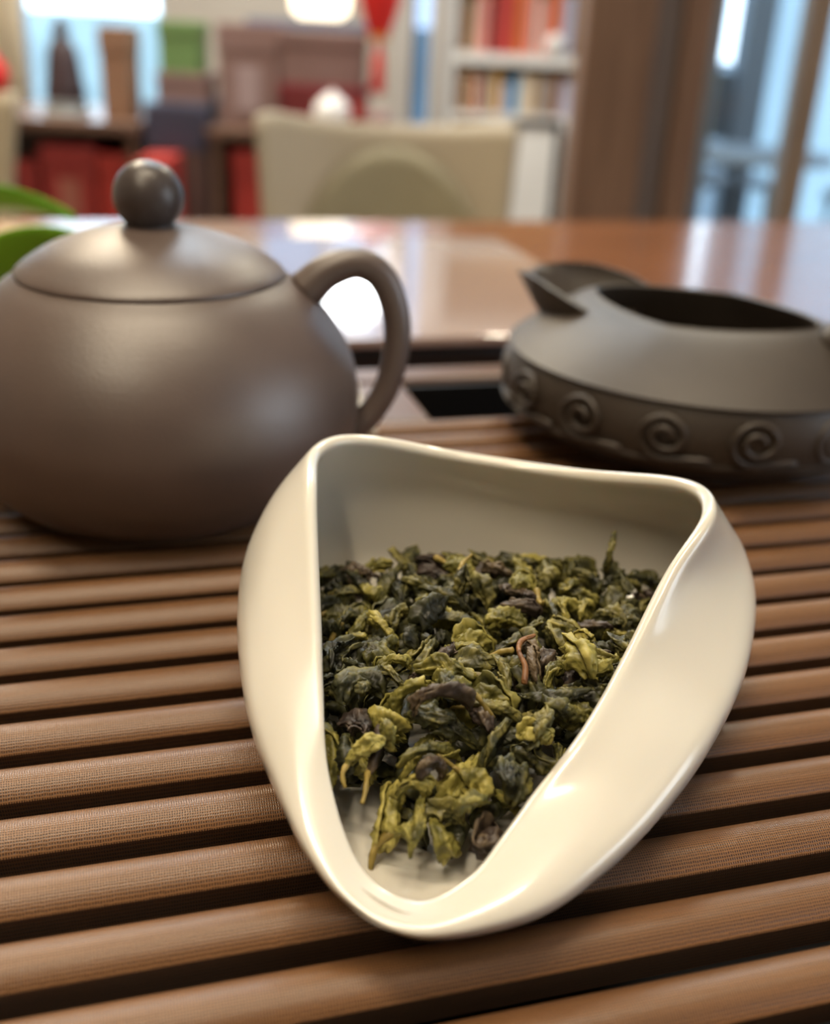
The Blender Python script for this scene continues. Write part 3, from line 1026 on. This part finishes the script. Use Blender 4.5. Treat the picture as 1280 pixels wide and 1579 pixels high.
special(6, 'dark', 10, 190, R(80), R(-50), 1.0, 'dark green knobbly leaf sticking up at the back left of the heap', 'stalk')
special(10, 'dark', 4, 178, R(60), 0, 1.2, 'large dark green wrinkled ball leaf left of the heap centre')

# ================================================================== OBJECTS BEHIND THE TRAY
# low glass-topped hot plate beyond the tray
hot = empty('hot_plate', uv(0.115, 0.475 + 0.13, TZ), PHI)
tag(hot, 'low black hot plate with a mirror-glossy glass top behind the tray', 'hot plate')
M_hotglass = mat('lightened_top_glass', rgb(158, 138, 130), 0.06, 0.05, 5, spec=0.5, coat=0.3)  # base colour lightened to stand in for brighter reflected room light
link('housing', box_mesh('housing', -.15, .15, -.125, .125, .004, .040, .004), M_black, hot)
link('glass_top', box_mesh('glass_top', -.152, .152, -.127, .127, .0402, .0450, .0012), M_hotglass, hot)
for sx in (-1, 1):
    for sy in (-1, 1):
        link('foot', lathe_mesh('foot', [(0, 0), (.008, 0), (.009, .004), (0, .004)], 16), M_black, hot, (sx * .12, sy * .1, 0))
M_mark = mat('control_print', rgb(150, 148, 138), 0.5)
for a, b_ in ((-.06, -.045), (-.035, -.005), (.055, .075)):
    link('control_strip', box_mesh('control_strip', a, b_, -.1262, -.1248, .016, .026), M_mark, hot)

# shiny pick lying behind the pot handle
pick = link('tea_scoop', tube_mesh('tea_scoop', catmull([(-28, 388, 5.6), (-24, 372, 5.0), (-19.5, 352, 4.4), (-17, 338, 4.6)], 6) * MM, np.array([3.2, 2.2, 1.8, 2.6]) * MM, 12, squash=(1.3, .7)), M_porc)
tag(pick, 'small glossy pale scoop lying on the tray behind the teapot handle', 'tea scoop')

# potted plant left of the pot
plant = empty('potted_plant', (-0.235, 0.44, TZ))
tag(plant, 'green pothos plant in a pale pot behind the teapot', 'potted plant')
M_pot = mat('plant_pot_glaze', rgb(205, 190, 170), 0.4, 0.06, 10)
M_soil = mat('soil', rgb(50, 38, 28), 0.9, 0.3, 200, bump=.6, bump_scale=300)
link('plant_pot', lathe_mesh('plant_pot', [(0, 0), (.030, 0), (.034, .004), (.042, .05), (.044, .058), (.041, .058), (.039, .052), (0, .052)], 48), M_pot, plant)
link('soil', lathe_mesh('soil', [(0, .056), (.038, .054)], 32), M_soil, plant)
def leaf_green():
    m = mat('pothos_leaf', rgb(120, 178, 40), 0.4, 0.18, 18, bump=.15, bump_scale=60)
    b = m.node_tree.nodes['Principled BSDF']
    b.inputs['Subsurface Weight'].default_value = 0.2
    b.inputs['Subsurface Radius'].default_value = (.004, .006, .001)
    return m
M_pothos = leaf_green()
def heart_leaf(L, W):
    nu, nv = 20, 13
    vs, fs = [], []
    for layer in (0, 1):
        for i in range(nu):
            t = i / (nu - 1)
            w = W * (math.sin(math.pi * min(1, t * .92 + .08)) ** .7) * (1 - .35 * t)
            for j in range(nv):
                s_ = j / (nv - 1) * 2 - 1
                x = L * t - (.10 * L * (abs(s_) ** 1.5) * max(0, .25 - t) * 4)
                z = .16 * W * (abs(s_) ** 1.4) - .25 * L * (t - .3) ** 2 - layer * .0005
                vs.append((x, w * s_, z))
    I = lambda l, i, j: l * nu * nv + i * nv + j
    for i in range(nu - 1):
        for j in range(nv - 1):
            fs.append((I(0, i, j), I(0, i + 1, j), I(0, i + 1, j + 1), I(0, i, j + 1)))
            fs.append((I(1, i, j), I(1, i, j + 1), I(1, i + 1, j + 1), I(1, i + 1, j)))
    for i in range(nu - 1):
        for j in (0, nv - 1): fs.append((I(0, i, j), I(0, i + 1, j), I(1, i + 1, j), I(1, i, j)))
    for j in range(nv - 1):
        for i in (0, nu - 1): fs.append((I(0, i, j), I(0, i, j + 1), I(1, i, j + 1), I(1, i, j)))
    return mesh('leaf', vs, fs)
hl = heart_leaf(.075, .03)
hl2 = heart_leaf(.055, .02)
def plant_leaf(me, base, rot):
    o = link('leaf', me, M_pothos, plant)
    o.location = base
    o.rotation_euler = rot
    st = catmull([(0, 0, .052), (base[0] * .4, base[1] * .4, .05 + (base[2] - .05) * .7), base], 6)
    link('leaf_stem', tube_mesh('leaf_stem', st, [.0015, .001], 8), M_pothos, plant)
plant_leaf(hl, (.056, -.01, .078), (R(-52), R(-4), R(4)))
plant_leaf(hl2, (.020, .045, .098), (R(-30), R(0), R(12)))
plant_leaf(hl, (-.03, -.01, .10), (R(10), R(10), R(200)))
plant_leaf(hl2, (-.01, .04, .12), (R(10), R(-20), R(100)))

# ================================================================== CHAIRS
M_shell = mat('beige_shell', rgb(178, 166, 144), 0.5, 0.04, 6)
M_shell2 = mat('grey_beige_pad', rgb(146, 138, 112), 0.7, 0.05, 30)
M_chairleg = mat('chair_leg', rgb(150, 120, 90), 0.5, 0.1, 20)
def chair_back():
    vs, fs = [], []
    nu, nv = 25, 17
    for layer in (0, 1):
        for i in range(nu):
            s_ = i / (nu - 1) * 2 - 1
            for j in range(nv):
                t = j / (nv - 1)
                hw = .205 * (1 - .14 * (1 - t)) 
                x = hw * s_
                top = .383 + .022 * abs(s_) ** 2.2 - .012 * max(0, abs(s_) - .9) * 10
                z = top * t
                y = -.075 * s_ * s_ + .07 * t + layer * .012
                vs.append((x, y, z))
    I = lambda l, i, j: l * nu * nv + i * nv + j
    for i in range(nu - 1):
        for j in range(nv - 1):
            fs.append((I(0, i, j), I(0, i + 1, j), I(0, i + 1, j + 1), I(0, i, j + 1)))
            fs.append((I(1, i, j), I(1, i, j + 1), I(1, i + 1, j + 1), I(1, i + 1, j)))
    for i in range(nu - 1):
        for j in (0, nv - 1): fs.append((I(0, i, j), I(0, i + 1, j), I(1, i + 1, j), I(1, i, j)))
    for j in range(nv - 1):
        for i in (0, nu - 1): fs.append((I(0, i, j), I(0, i, j + 1), I(1, i, j + 1), I(1, i, j)))
    return mesh('backrest', vs, fs)
def back_pad():
    # arched pad on the front of the back
    vs, fs = [], []
    nu, nv = 21, 11
    for layer in (0, 1):
        for i in range(nu):
            s_ = i / (nu - 1) * 2 - 1
            for j in range(nv):
                t = j / (nv - 1)
                x = .165 * s_ + .012
                z = .10 + t * .25 * math.sqrt(max(0, 1 - s_ * s_ * .995))
                tt = z / .41
                y = -.075 * (x / .19) ** 2 + .07 * tt - .003 - layer * .006 * math.sqrt(max(0, 1 - s_ * s_ * .98)) * math.sin(math.pi * (.15 + .7 * t))
                vs.append((x, y, z))
    I = lambda l, i, j: l * nu * nv + i * nv + j
    for i in range(nu - 1):
        for j in range(nv - 1):
            fs.append((I(0, i, j), I(0, i + 1, j), I(0, i + 1, j + 1), I(0, i, j + 1)))
            fs.append((I(1, i, j), I(1, i, j + 1), I(1, i + 1, j + 1), I(1, i + 1, j)))
    for i in range(nu - 1):
        for j in (0, nv - 1): fs.append((I(0, i, j), I(0, i + 1, j), I(1, i + 1, j), I(1, i, j)))
    for j in range(nv - 1):
        for i in (0, nu - 1): fs.append((I(0, i, j), I(0, i, j + 1), I(1, i, j + 1), I(1, i, j)))
    return mesh('back_pad', vs, fs)
CB, CP = chair_back(), back_pad()
def chair(loc, rz, label):
    c = empty('shell_chair', loc, rz)
    tag(c, label, 'chair', 'beige shell chairs across the table')
    link('backrest', CB, M_shell, c, (0, .19, .40))
    link('back_pad', CP, M_shell2, c, (0, .186, .40))
    link('seat', box_mesh('seat', -.20, .20, -.20, .21, .40, .43, .012, 3), M_shell, c)
    for sx in (-1, 1):
        for sy in (-1, 1):
            link('leg', tube_mesh('leg', [(sx * .16, sy * .15, .40), (sx * .20, sy * .19, 0.008)], [.014, .010], 12), M_chairleg, c)
    return c
chair((-0.058, 1.56, FZ - .0), R(4), 'beige shell chair across the table, between teapot handle and pitcher')
chair((-0.915, 1.70, FZ), R(-8), 'beige shell chair cut off at the left edge above the plant')

# ================================================================== SIDEBOARD AND THINGS ON IT
SBY = 2.60
def rooted(name, loc): return empty(name, loc)
def part(root, nm, m, *a, bevel=0.0):
    o = box(nm, m, *a, parent=root, bevel=bevel)
    o.matrix_parent_inverse = Matrix.Translation(root.location).inverted()
    return o
M_navy = mat('navy_panel', rgb(64, 66, 84), 0.4, 0.08, 10)
def sideboard(name, x0, x1, ztop, label):
    r = rooted(name, ((x0 + x1) / 2, SBY, FZ))
    tag(r, label, 'cabinet', 'low cabinets along the back of the room')
    part(r, 'top', M_side, x0 - .01, x1 + .01, SBY - .01, SBY + .42, ztop - .025, ztop, bevel=.004)
    part(r, 'side_panel', M_side, x0, x0 + .02, SBY, SBY + .40, FZ, ztop - .026)
    part(r, 'side_panel', M_side, x1 - .02, x1, SBY, SBY + .40, FZ, ztop - .026)
    part(r, 'back_panel', M_side, x0 + .02, x1 - .02, SBY + .38, SBY + .40, FZ, ztop - .026)
    part(r, 'shelf', M_side, x0 + .02, x1 - .02, SBY + .01, SBY + .378, -.375, -.355)
    part(r, 'base', M_side, x0 + .02, x1 - .02, SBY + .01, SBY + .378, FZ, FZ + .08)
    return r
sideboard('open_cabinet', -1.45, -0.69, -0.105, 'dark wood open cabinet holding red boxes, under the dark figurine')
sideboard('open_cabinet', -0.515, -0.02, -0.105, 'dark wood open cabinet behind the beige chair')
nb = rooted('navy_cabinet', (-.60, SBY, FZ))
tag(nb, 'dark navy cabinet standing between the two open wooden cabinets', 'cabinet')
part(nb, 'body', M_navy, -.676, -.528, SBY + .03, SBY + .40, FZ, -.060, bevel=.004)
part(nb, 'door', M_navy, -.672, -.532, SBY + .012, SBY + .029, -.16, -.066, bevel=.002)
part(nb, 'lower_front', mat('brown_front', rgb(88, 66, 60), .5), -.672, -.532, SBY + .012, SBY + .029, FZ + .02, -.165, bevel=.002)
def simple_box(name, m, label, cat, x0, x1, y0, y1, z0, z1, group=None, lid=None, band=None):
    r = rooted(name, ((x0 + x1) / 2, (y0 + y1) / 2, z0))
    tag(r, label, cat, group)
    h = z1 - z0
    part(r, 'box_body', m, x0, x1, y0, y1, z0, z0 + h * .72, bevel=.003)
    part(r, 'box_lid', lid or m, x0 - .003, x1 + .003, y0 - .003, y1 + .003, z0 + h * .722, z1, bevel=.003)
    if band:
        part(r, 'box_label', band, x0 + (x1 - x0) * .3, x0 + (x1 - x0) * .7, y0 - .0045, y0 - .0005, z0 + h * .15, z0 + h * .6)
    return r
M_red = mat('red_card', rgb(158, 54, 52), 0.5, 0.08, 10)
M_red2 = mat('red_card_bright', rgb(178, 58, 52), 0.5, 0.08, 10)
M_redpale = mat('faded_print', rgb(168, 104, 92), 0.6, 0.1, 20)
M_kraft = mat('brown_card', rgb(146, 112, 88), 0.7, 0.06, 12)
M_mauve = mat('mauve_card', rgb(140, 112, 106), 0.7, 0.06, 12)
M_mauve2 = mat('mauve_card_plain', rgb(132, 104, 98), 0.7, 0.06, 12)
M_green = mat('green_card', rgb(112, 146, 88), 0.6, 0.06, 12)
M_maroon = mat('maroon_card', rgb(122, 46, 50), 0.5, 0.08, 12)
M_lilac = mat('pale_card', rgb(170, 150, 150), 0.6, 0.06, 12)
simple_box('gift_box', M_red, 'wide red gift box with a faded print inside the left cabinet', 'box', -.925, -.80, SBY + .03, SBY + .24, -.354, -.165, 'red gift boxes in the cabinets', None, M_redpale)
simple_box('gift_box', M_red2, 'plain bright red gift box right of the printed one in the left cabinet', 'box', -.79, -.72, SBY + .03, SBY + .24, -.354, -.18, 'red gift boxes in the cabinets')
simple_box('gift_box', M_red, 'narrow red gift box at the far left of the left cabinet', 'box', -.99, -.94, SBY + .03, SBY + .24, -.354, -.205, 'red gift boxes in the cabinets')
simple_box('gift_box', M_red2, 'red gift box in front of the navy cabinet behind the knob', 'box', -.650, -.585, SBY - .15, SBY + .0, -.80, -.165, 'red gift boxes in the cabinets')
simple_box('gift_box', M_red2, 'red gift box inside the right cabinet beside the beige chair', 'box', -.472, -.392, SBY + .03, SBY + .24, -.354, -.155, 'red gift boxes in the cabinets')
ZT = -0.105
simple_box('carton', M_kraft, 'narrow upright brown carton standing before the window', 'box', -.790, -.722, 2.70, 2.80, ZT, .095, 'cartons on the cabinets')
simple_box('carton', M_mauve, 'mauve-brown carton with a pale label next to the green box', 'box', -.508, -.372, 2.68, 2.80, ZT, .115, 'cartons on the cabinets', None, M_lilac)
simple_box('carton', M_mauve2, 'wide mauve-brown carton lying on the maroon tray box', 'box', -.366, -.172, 2.68, 2.82, ZT + .098, .106, 'cartons on the cabinets')
simple_box('tray_box', M_maroon, 'flat maroon box under the wide mauve-brown carton', 'box', -.366, -.166, 2.67, 2.84, ZT, ZT + .097)
simple_box('carton', M_mauve, 'low pinkish carton under the green box', 'box', -.655, -.535, 2.68, 2.80, -.060, .002, 'cartons on the cabinets')
simple_box('carton', M_green, 'green box stacked on the low pinkish carton', 'box', -.648, -.552, 2.69, 2.79, .0025, .114, 'cartons on the cabinets')
# dark figurine
fig = rooted('figurine', (-.893, 2.75, ZT))
tag(fig, 'dark seated figurine silhouetted against the bright window', 'figurine')
M_fig = mat('dark_bronze', rgb(66, 54, 58), 0.5, 0.15, 40, bump=.3, bump_scale=120)
fb = lathe_mesh('figure_body', [(0, .03), (.044, .03), (.050, .045), (.044, .075), (.040, .11), (.034, .145), (.020, .168), (.012, .172), (0, .172)], 32)
o = link('figure_body', fb, M_fig, fig); o.scale = (1, .7, 1)
o = link('head', lathe_mesh('head', [(0, .160)] + [(.019 * math.sin(a), .186 - .022 * math.cos(a)) for a in np.linspace(.5, 2.9, 10)] + [(.007, .212), (0, .218)], 24), M_fig, fig)
o = link('pedestal', lathe_mesh('pedestal', [(0, 0), (.058, 0), (.060, .006), (.050, .012), (.048, .022), (.054, .029), (0, .030)], 32), mat('pedestal_stone', rgb(150, 156, 156), .5), fig)
# hanging red things
M_lred = mat('red_silk', rgb(214, 40, 36), 0.5, 0.06, 10, emit=rgb(214, 40, 36), emit_strength=0.15)
M_gold = mat('gold_trim', rgb(220, 140, 50), 0.4, 0.1, 10)
def lantern(loc, rad, h, label, cord):
    r = rooted('red_lantern', loc)
    tag(r, label, 'lantern', 'red lanterns in the room')
    pr_ = [(0, -h / 2)] + [(rad * (.45 + .55 * math.sin(math.pi * t)), -h / 2 + h * t) for t in np.linspace(0, 1, 17)] + [(0, h / 2)]
    link('lantern_body', lathe_mesh('lantern_body', pr_, 24), M_lred, r)
    link('cap', lathe_mesh('cap', [(0, h / 2), (rad * .46, h / 2), (rad * .46, h / 2 + .012), (0, h / 2 + .014)], 24), M_gold, r)
    link('cap', lathe_mesh('cap', [(0, -h / 2 - .012), (rad * .46, -h / 2 - .012), (rad * .46, -h / 2), (0, -h / 2)], 24), M_gold, r)
    link('tassel', tube_mesh('tassel', [(0, 0, -h / 2 - .012), (0, 0, -h / 2 - .05), (0, 0, -h / 2 - .115)], [.004, .012, .016], 12), M_lred, r)
    link('cord', tube_mesh('cord', [(0, 0, h / 2 + .012), (0, 0, cord)], [.0015, .0015], 6), M_black, r)
    return r
lantern((-.128, 2.5, .21), .048, .20, 'red lantern with tassel hanging beside the grey pillar', 1.69)
lantern((-1.02, 2.52, -.015), .075, .12, 'red lantern at the left edge before the cream curtain', 1.91)
# cream curtain at the left of the window
def curtain():
    vs, fs = [], []
    n = 41
    for layer in (0, 1):
        for i in range(n):
            x = -1.60 + .40 * i / (n - 1)
            y = .018 * math.sin(i * 1.15) + layer * .003
            vs += [(x, y, FZ + .02), (x, y, 1.80)]
    for l in (0, 1):
        for i in range(n - 1):
            b_ = l * 2 * n
            fs.append((b_ + 2 * i, b_ + 2 * i + 2, b_ + 2 * i + 3, b_ + 2 * i + 1))
    for i in range(n - 1):
        for q in (0, 1): fs.append((2 * i + q, 2 * i + 2 + q, 2 * n + 2 * i + 2 + q, 2 * n + 2 * i + q))
    for i in (0, n - 1): fs.append((2 * i, 2 * i + 1, 2 * n + 2 * i + 1, 2 * n + 2 * i))
    return mesh('curtain', vs, fs)
M_curtain = mat('cream_curtain', rgb(250, 236, 205), 0.8, 0.03, 10)
M_curtain.node_tree.nodes['Principled BSDF'].inputs['Transmission Weight'].default_value = 0.0
cu = link('curtain', curtain(), M_curtain, None, (0, 3.35, 0))
tag(cu, 'cream curtain hanging left of the bright window', 'curtain')
# pendant lamps
def pendant(name, loc, prof, m, label, cord_top):
    r = rooted(name, loc)
    tag(r, label, 'lamp')
    link('shade', lathe_mesh('shade', prof, 32), m, r)
    top = max(p[1] for p in prof)
    link('lamp_cap', lathe_mesh('lamp_cap', [(0, top), (.03, top), (.03, top + .02), (0, top + .024)], 20), M_black, r)
    link('cord', tube_mesh('cord', [(0, 0, top + .02), (0, 0, cord_top)], [.003, .003], 8), M_black, r)
pendant('pendant_lantern', (-.325, 3.2, .135), [(0, 0), (.055, 0), (.075, .015), (.080, .05), (.080, .20), (.07, .22), (0, .22)], M_lantern,
        'lit cream pendant lantern at the top edge, left of the red lantern', 1.765)
pendant('globe_lamp', (-.268, 3.9, .765), [(0, -.105)] + [(.105 * math.sin(a), -.105 * math.cos(a)) for a in np.linspace(.2, 2.94, 14)] + [(0, .105)], M_globe,
        'round white globe lamp mirrored in the hot plate behind the teapot handle', 1.135)
# dark shelf ledge behind the cartons
lg = rooted('wall_ledge', (-.36, 2.95, .10))
tag(lg, 'dark blue-grey ledge above the wide carton', 'ledge')
part(lg, 'ledge_board', mat('ledge_paint', rgb(110, 122, 150), .3), -.475, -.165, 2.88, 3.02, .108, .128, bevel=.002)
for x in (-.46, -.19):
    part(lg, 'support', M_black, x, x + .012, 2.93, 2.945, ZT, .1075)
# small crockery on the right cabinet
wb = rooted('round_jar', (-.238, 2.625, ZT))
tag(wb, 'round white jar on the cabinet above the beige chair', 'jar')
link('jar_body', lathe_mesh('jar_body', [(0, 0), (.025, 0), (.040, .018), (.044, .04), (.036, .064), (.024, .072), (0, .072)], 32), M_white, wb)
link('lid', lathe_mesh('lid', [(.024, .0722), (.018, .080), (.006, .084), (.006, .09), (0, .092)], 24), M_white, wb)
def tumbler(loc, rad, h, m, label):
    r = rooted('cup', loc); tag(r, label, 'cup')
    link('cup_body', lathe_mesh('cup_body', [(0, 0), (rad * .8, 0), (rad, h), (rad * .9, h), (rad * .72, .006), (0, .006)], 24), m, r)
    link('rim', lathe_mesh('rim', [(rad * .9, h), (rad * 1.02, h + .001), (rad * .95, h + .003), (rad * .9, h)], 24), m, r)
tumbler((-.178, 2.63, ZT), .017, .062, M_red2, 'red cup right of the round white jar')
tumbler((-.13, 2.63, ZT), .026, .045, mat('pink_glaze', rgb(214, 180, 178), .3), 'pale pink cup right of the red cup')

# ================================================================== BOOKSHELF
BY = 4.0
struct('trim_1', M_greywall, -.155, -.092, BY - .02, 4.60, FZ, 1.90)
struct('trim_2', M_greywall, -.030, .035, BY - .02, 4.60, FZ, 1.90)
M_tint = glass_mat('tinted_glass', (.50, .56, .64))
slot = struct('window_5', M_tint, -.0915, -.0305, BY + .02, BY + .026, FZ, 1.90)
bs = rooted('bookshelf', (.28, BY, FZ))
tag(bs, 'white bookshelf filled with red and tan books beside the wooden column', 'bookshelf')
SX0, SX1 = .038, .56
M_back = mat('shelf_back', rgb(196, 150, 84), 0.6, 0.08, 6)
part(bs, 'side_panel', M_white, SX0, SX0 + .025, BY, BY + .30, FZ, 1.2)
part(bs, 'side_panel', M_white, SX1 - .025, SX1, BY, BY + .30, FZ, 1.2)
part(bs, 'back_panel', M_back, SX0 + .025, SX1 - .025, BY + .28, BY + .30, FZ, 1.2)
shelf_z = [-.76, -.42, -.14, .055, .32, .62, .92]
for z in shelf_z:
    part(bs, 'shelf', M_white, SX0 + .025, SX1 - .025, BY, BY + .279, z - .035 if z == .055 else z - .02, z)
def book(x, w, h, z, m, label, lean=0):
    r = rooted('book', (x + w / 2, BY + .12, z))
    tag(r, label, 'book', 'books on the white bookshelf')
    part(r, 'cover', m, x, x + .002, BY + .04, BY + .20, z, z + h)
    part(r, 'cover', m, x + w - .002, x + w, BY + .04, BY + .20, z, z + h)
    part(r, 'spine', m, x, x + w, BY + .037, BY + .0398, z, z + h)
    part(r, 'pages', M_white, x + .0022, x + w - .0022, BY + .0402, BY + .195, z + .003, z + h - .003)
BC_ = {'orange': mat('orange_cover', rgb(214, 110, 56), .5), 'red': M_red2, 'pink': mat('pink_cover', rgb(224, 140, 130), .5), 'tan': mat('tan_cover', rgb(206, 164, 100), .5),
       'cream': mat('cream_cover', rgb(226, 214, 196), .5), 'brown': mat('ochre_cover', rgb(160, 104, 44), .5), 'blue': mat('blue_cover', rgb(92, 150, 190), .5),
       'grey': mat('grey_cover', rgb(160, 150, 146), .5), 'lilac': mat('lilac_cover', rgb(186, 186, 208), .5), 'darkred': M_maroon}
up_books = [('brown', .022, .15), ('cream', .012, .17), ('pink', .03, .18), ('darkred', .016, .165), ('red', .055, .19), ('orange', .03, .20), ('pink', .025, .19), ('cream', .012, .18),
            ('pink', .025, .175), ('orange', .03, .20), ('lilac', .035, .19)]
lo_books = [('brown', .024, .135), ('cream', .012, .14), ('orange', .014, .12), ('grey', .03, .13), ('tan', .03, .145), ('lilac', .02, .10), ('blue', .028, .12), ('cream', .034, .13), ('tan', .014, .13), ('grey', .04, .125), ('brown', .02, .14), ('lilac', .045, .115)]
ordn = ['first', 'second', 'third', 'fourth', 'fifth', 'sixth', 'seventh', 'eighth', 'ninth', 'tenth', 'eleventh', 'twelfth']
x = .085
for i, (c_, w, h) in enumerate(up_books):
    book(x, w, h, .056, BC_[c_], f'{c_} book, {ordn[i]} from the left on the upper bookshelf row'); x += w + .008
x = .082
for i, (c_, w, h) in enumerate(lo_books):
    book(x, w, h, -.139, BC_[c_], f'{c_} book, {ordn[i]} from the left on the lower bookshelf row'); x += w + .008
ball = rooted('paper_ball', (.42, BY - .0, .056))
tag(ball, 'small round white ornament at the front of the upper book row', 'ornament')
ball.location = (.398, BY + .018, .0555)
link('ball_body', lathe_mesh('ball_body', [(0, .002)] + [(.034 * math.sin(a), .036 - .034 * math.cos(a)) for a in np.linspace(.25, 2.9, 14)] + [(0, .070)], 24), M_white, ball)
link('ball_foot', lathe_mesh('ball_foot', [(0, 0), (.014, 0), (.012, .004), (0, .004)], 20), M_black, ball)
# black framed picture box on the floor before the shelf, white cartons beside it
fr = rooted('picture_frame', (.33, 3.7, FZ))
tag(fr, 'black-edged white board standing below the bookshelf', 'board')
part(fr, 'board', M_white, .262, .392, 3.66, 3.68, FZ, -.15)
part(fr, 'edge', M_black, .392, .412, 3.65, 3.69, FZ, -.13)
part(fr, 'edge', M_black, .262, .392, 3.65, 3.69, -.15, -.13)
simple_box('carton', M_white, 'tall white carton beside the black-edged board', 'box', .425, .52, 3.70, 3.85, FZ, -.15)

# ================================================================== TERRACE OUTSIDE
struct('terrace_floor', mat('terrace_stone', rgb(190, 192, 186), .6, .08, 3), .72, 6.0, 2.56, 12.0, FZ - .10, FZ - .02)
M_bwall = mat('blue_grey_wall', rgb(176, 202, 220), .6, .05, 2)
M_dwall = mat('slate_post', rgb(84, 96, 110), .6, .08, 3)
def structure(name, m, *a):
    o = box(name, m, *a); o['kind'] = 'structure'; return o
structure('terrace_wall', M_bwall, .62, 1.385, 6.0, 6.2, FZ - .02, 2.5)
structure('terrace_wall', M_bwall, 1.56, 4.5, 6.0, 6.2, FZ - .02, 2.5)
structure('terrace_wall', mat('terrace_parapet', rgb(150, 170, 190), .6, .1, 3), 1.386, 1.559, 6.0, 6.1, FZ - .02, .03)
structure('terrace_post', M_dwall, 1.20, 1.31, 4.6, 4.75, FZ - .02, 2.5)
structure('terrace_shade_slab', M_bwall, .72, 6.0, 2.56, 3.6, 2.5, 2.6)  # unseen slab added to keep sky light off the terrace
def cafe_table(loc, label):
    r = rooted('cafe_table', loc); tag(r, label, 'table')
    link('table_top', lathe_mesh('table_top', [(0, .60), (.30, .60), (.31, .61), (.30, .62), (0, .62)], 40), M_dwall, r)
    link('pedestal', lathe_mesh('pedestal', [(.02, .02), (.02, .60)], 16), M_black, r)
    link('base', lathe_mesh('base', [(0, 0), (.16, 0), (.16, .01), (.03, .02), (0, .02)], 24), M_black, r)
cafe_table((1.02, 3.75, FZ - .02), 'round slate-grey cafe table seen through the glass')
def cafe_chair(loc, rz, label):
    r = empty('cafe_chair', loc, rz); tag(r, label, 'chair', 'chairs on the terrace')
    link('seat', box_mesh('seat', -.2, .2, -.2, .2, .43, .46, .01), M_dwall, r)
    link('backrest', box_mesh('backrest', -.2, .2, .18, .205, .58, .84, .01), M_dwall, r)
    for sx in (-1, 1):
        link('back_post', box_mesh('back_post', sx * .18 - .012, sx * .18 + .012, .17, .18, .46, .84), M_black, r)
        for sy in (-1, 1):
            link('leg', tube_mesh('leg', [(sx * .17, sy * .17, .43), (sx * .19, sy * .19, 0)], [.012, .010], 10), M_black, r)
cafe_chair((1.12, 4.5, FZ - .02), R(10), 'grey terrace chair behind the round cafe table')
cafe_chair((1.72, 4.2, FZ - .02), R(-30), 'grey terrace chair right of the round cafe table')

# ceiling lamps that give the warm light
for i, (x, y, rz) in enumerate(((-.45, -.85, 0), (-.12, .18, R(90)), (-1.10, 2.4, 0), (.75, 2.9, 0))):
    r = empty('ceiling_lamp', (x, y, 1.87), rz)
    tag(r, ('long warm ceiling lamp nearest the viewer', 'long warm ceiling lamp straight above the tea tray', 'long warm ceiling lamp above the left cabinet', 'long warm ceiling lamp before the bookshelf')[i], 'lamp', 'ceiling lamps')
    link('lamp_housing', box_mesh('lamp_housing', -.06, .06, -.62, .62, .008, .03, .003), M_white, r)
    link('diffuser', box_mesh('diffuser', -.05, .05, -.6, .6, .0, .0079), M_lamp, r)

r = empty('cool_fill_panel', (-.30, 2.45, 1.87))  # glowing panel added out of view for cool highlights
tag(r, 'unseen cool-white fill panel added under the ceiling beyond the table', 'lamp')
link('lamp_housing', box_mesh('lamp_housing', -.48, .48, -.28, .28, .008, .03, .003), M_white, r)
link('diffuser', box_mesh('diffuser', -.45, .45, -.25, .25, .0, .0079), mat('fill_panel_glow', (1, 1, 1), .5, 0.0, emit=(.74, .88, 1.0), emit_strength=8), r)
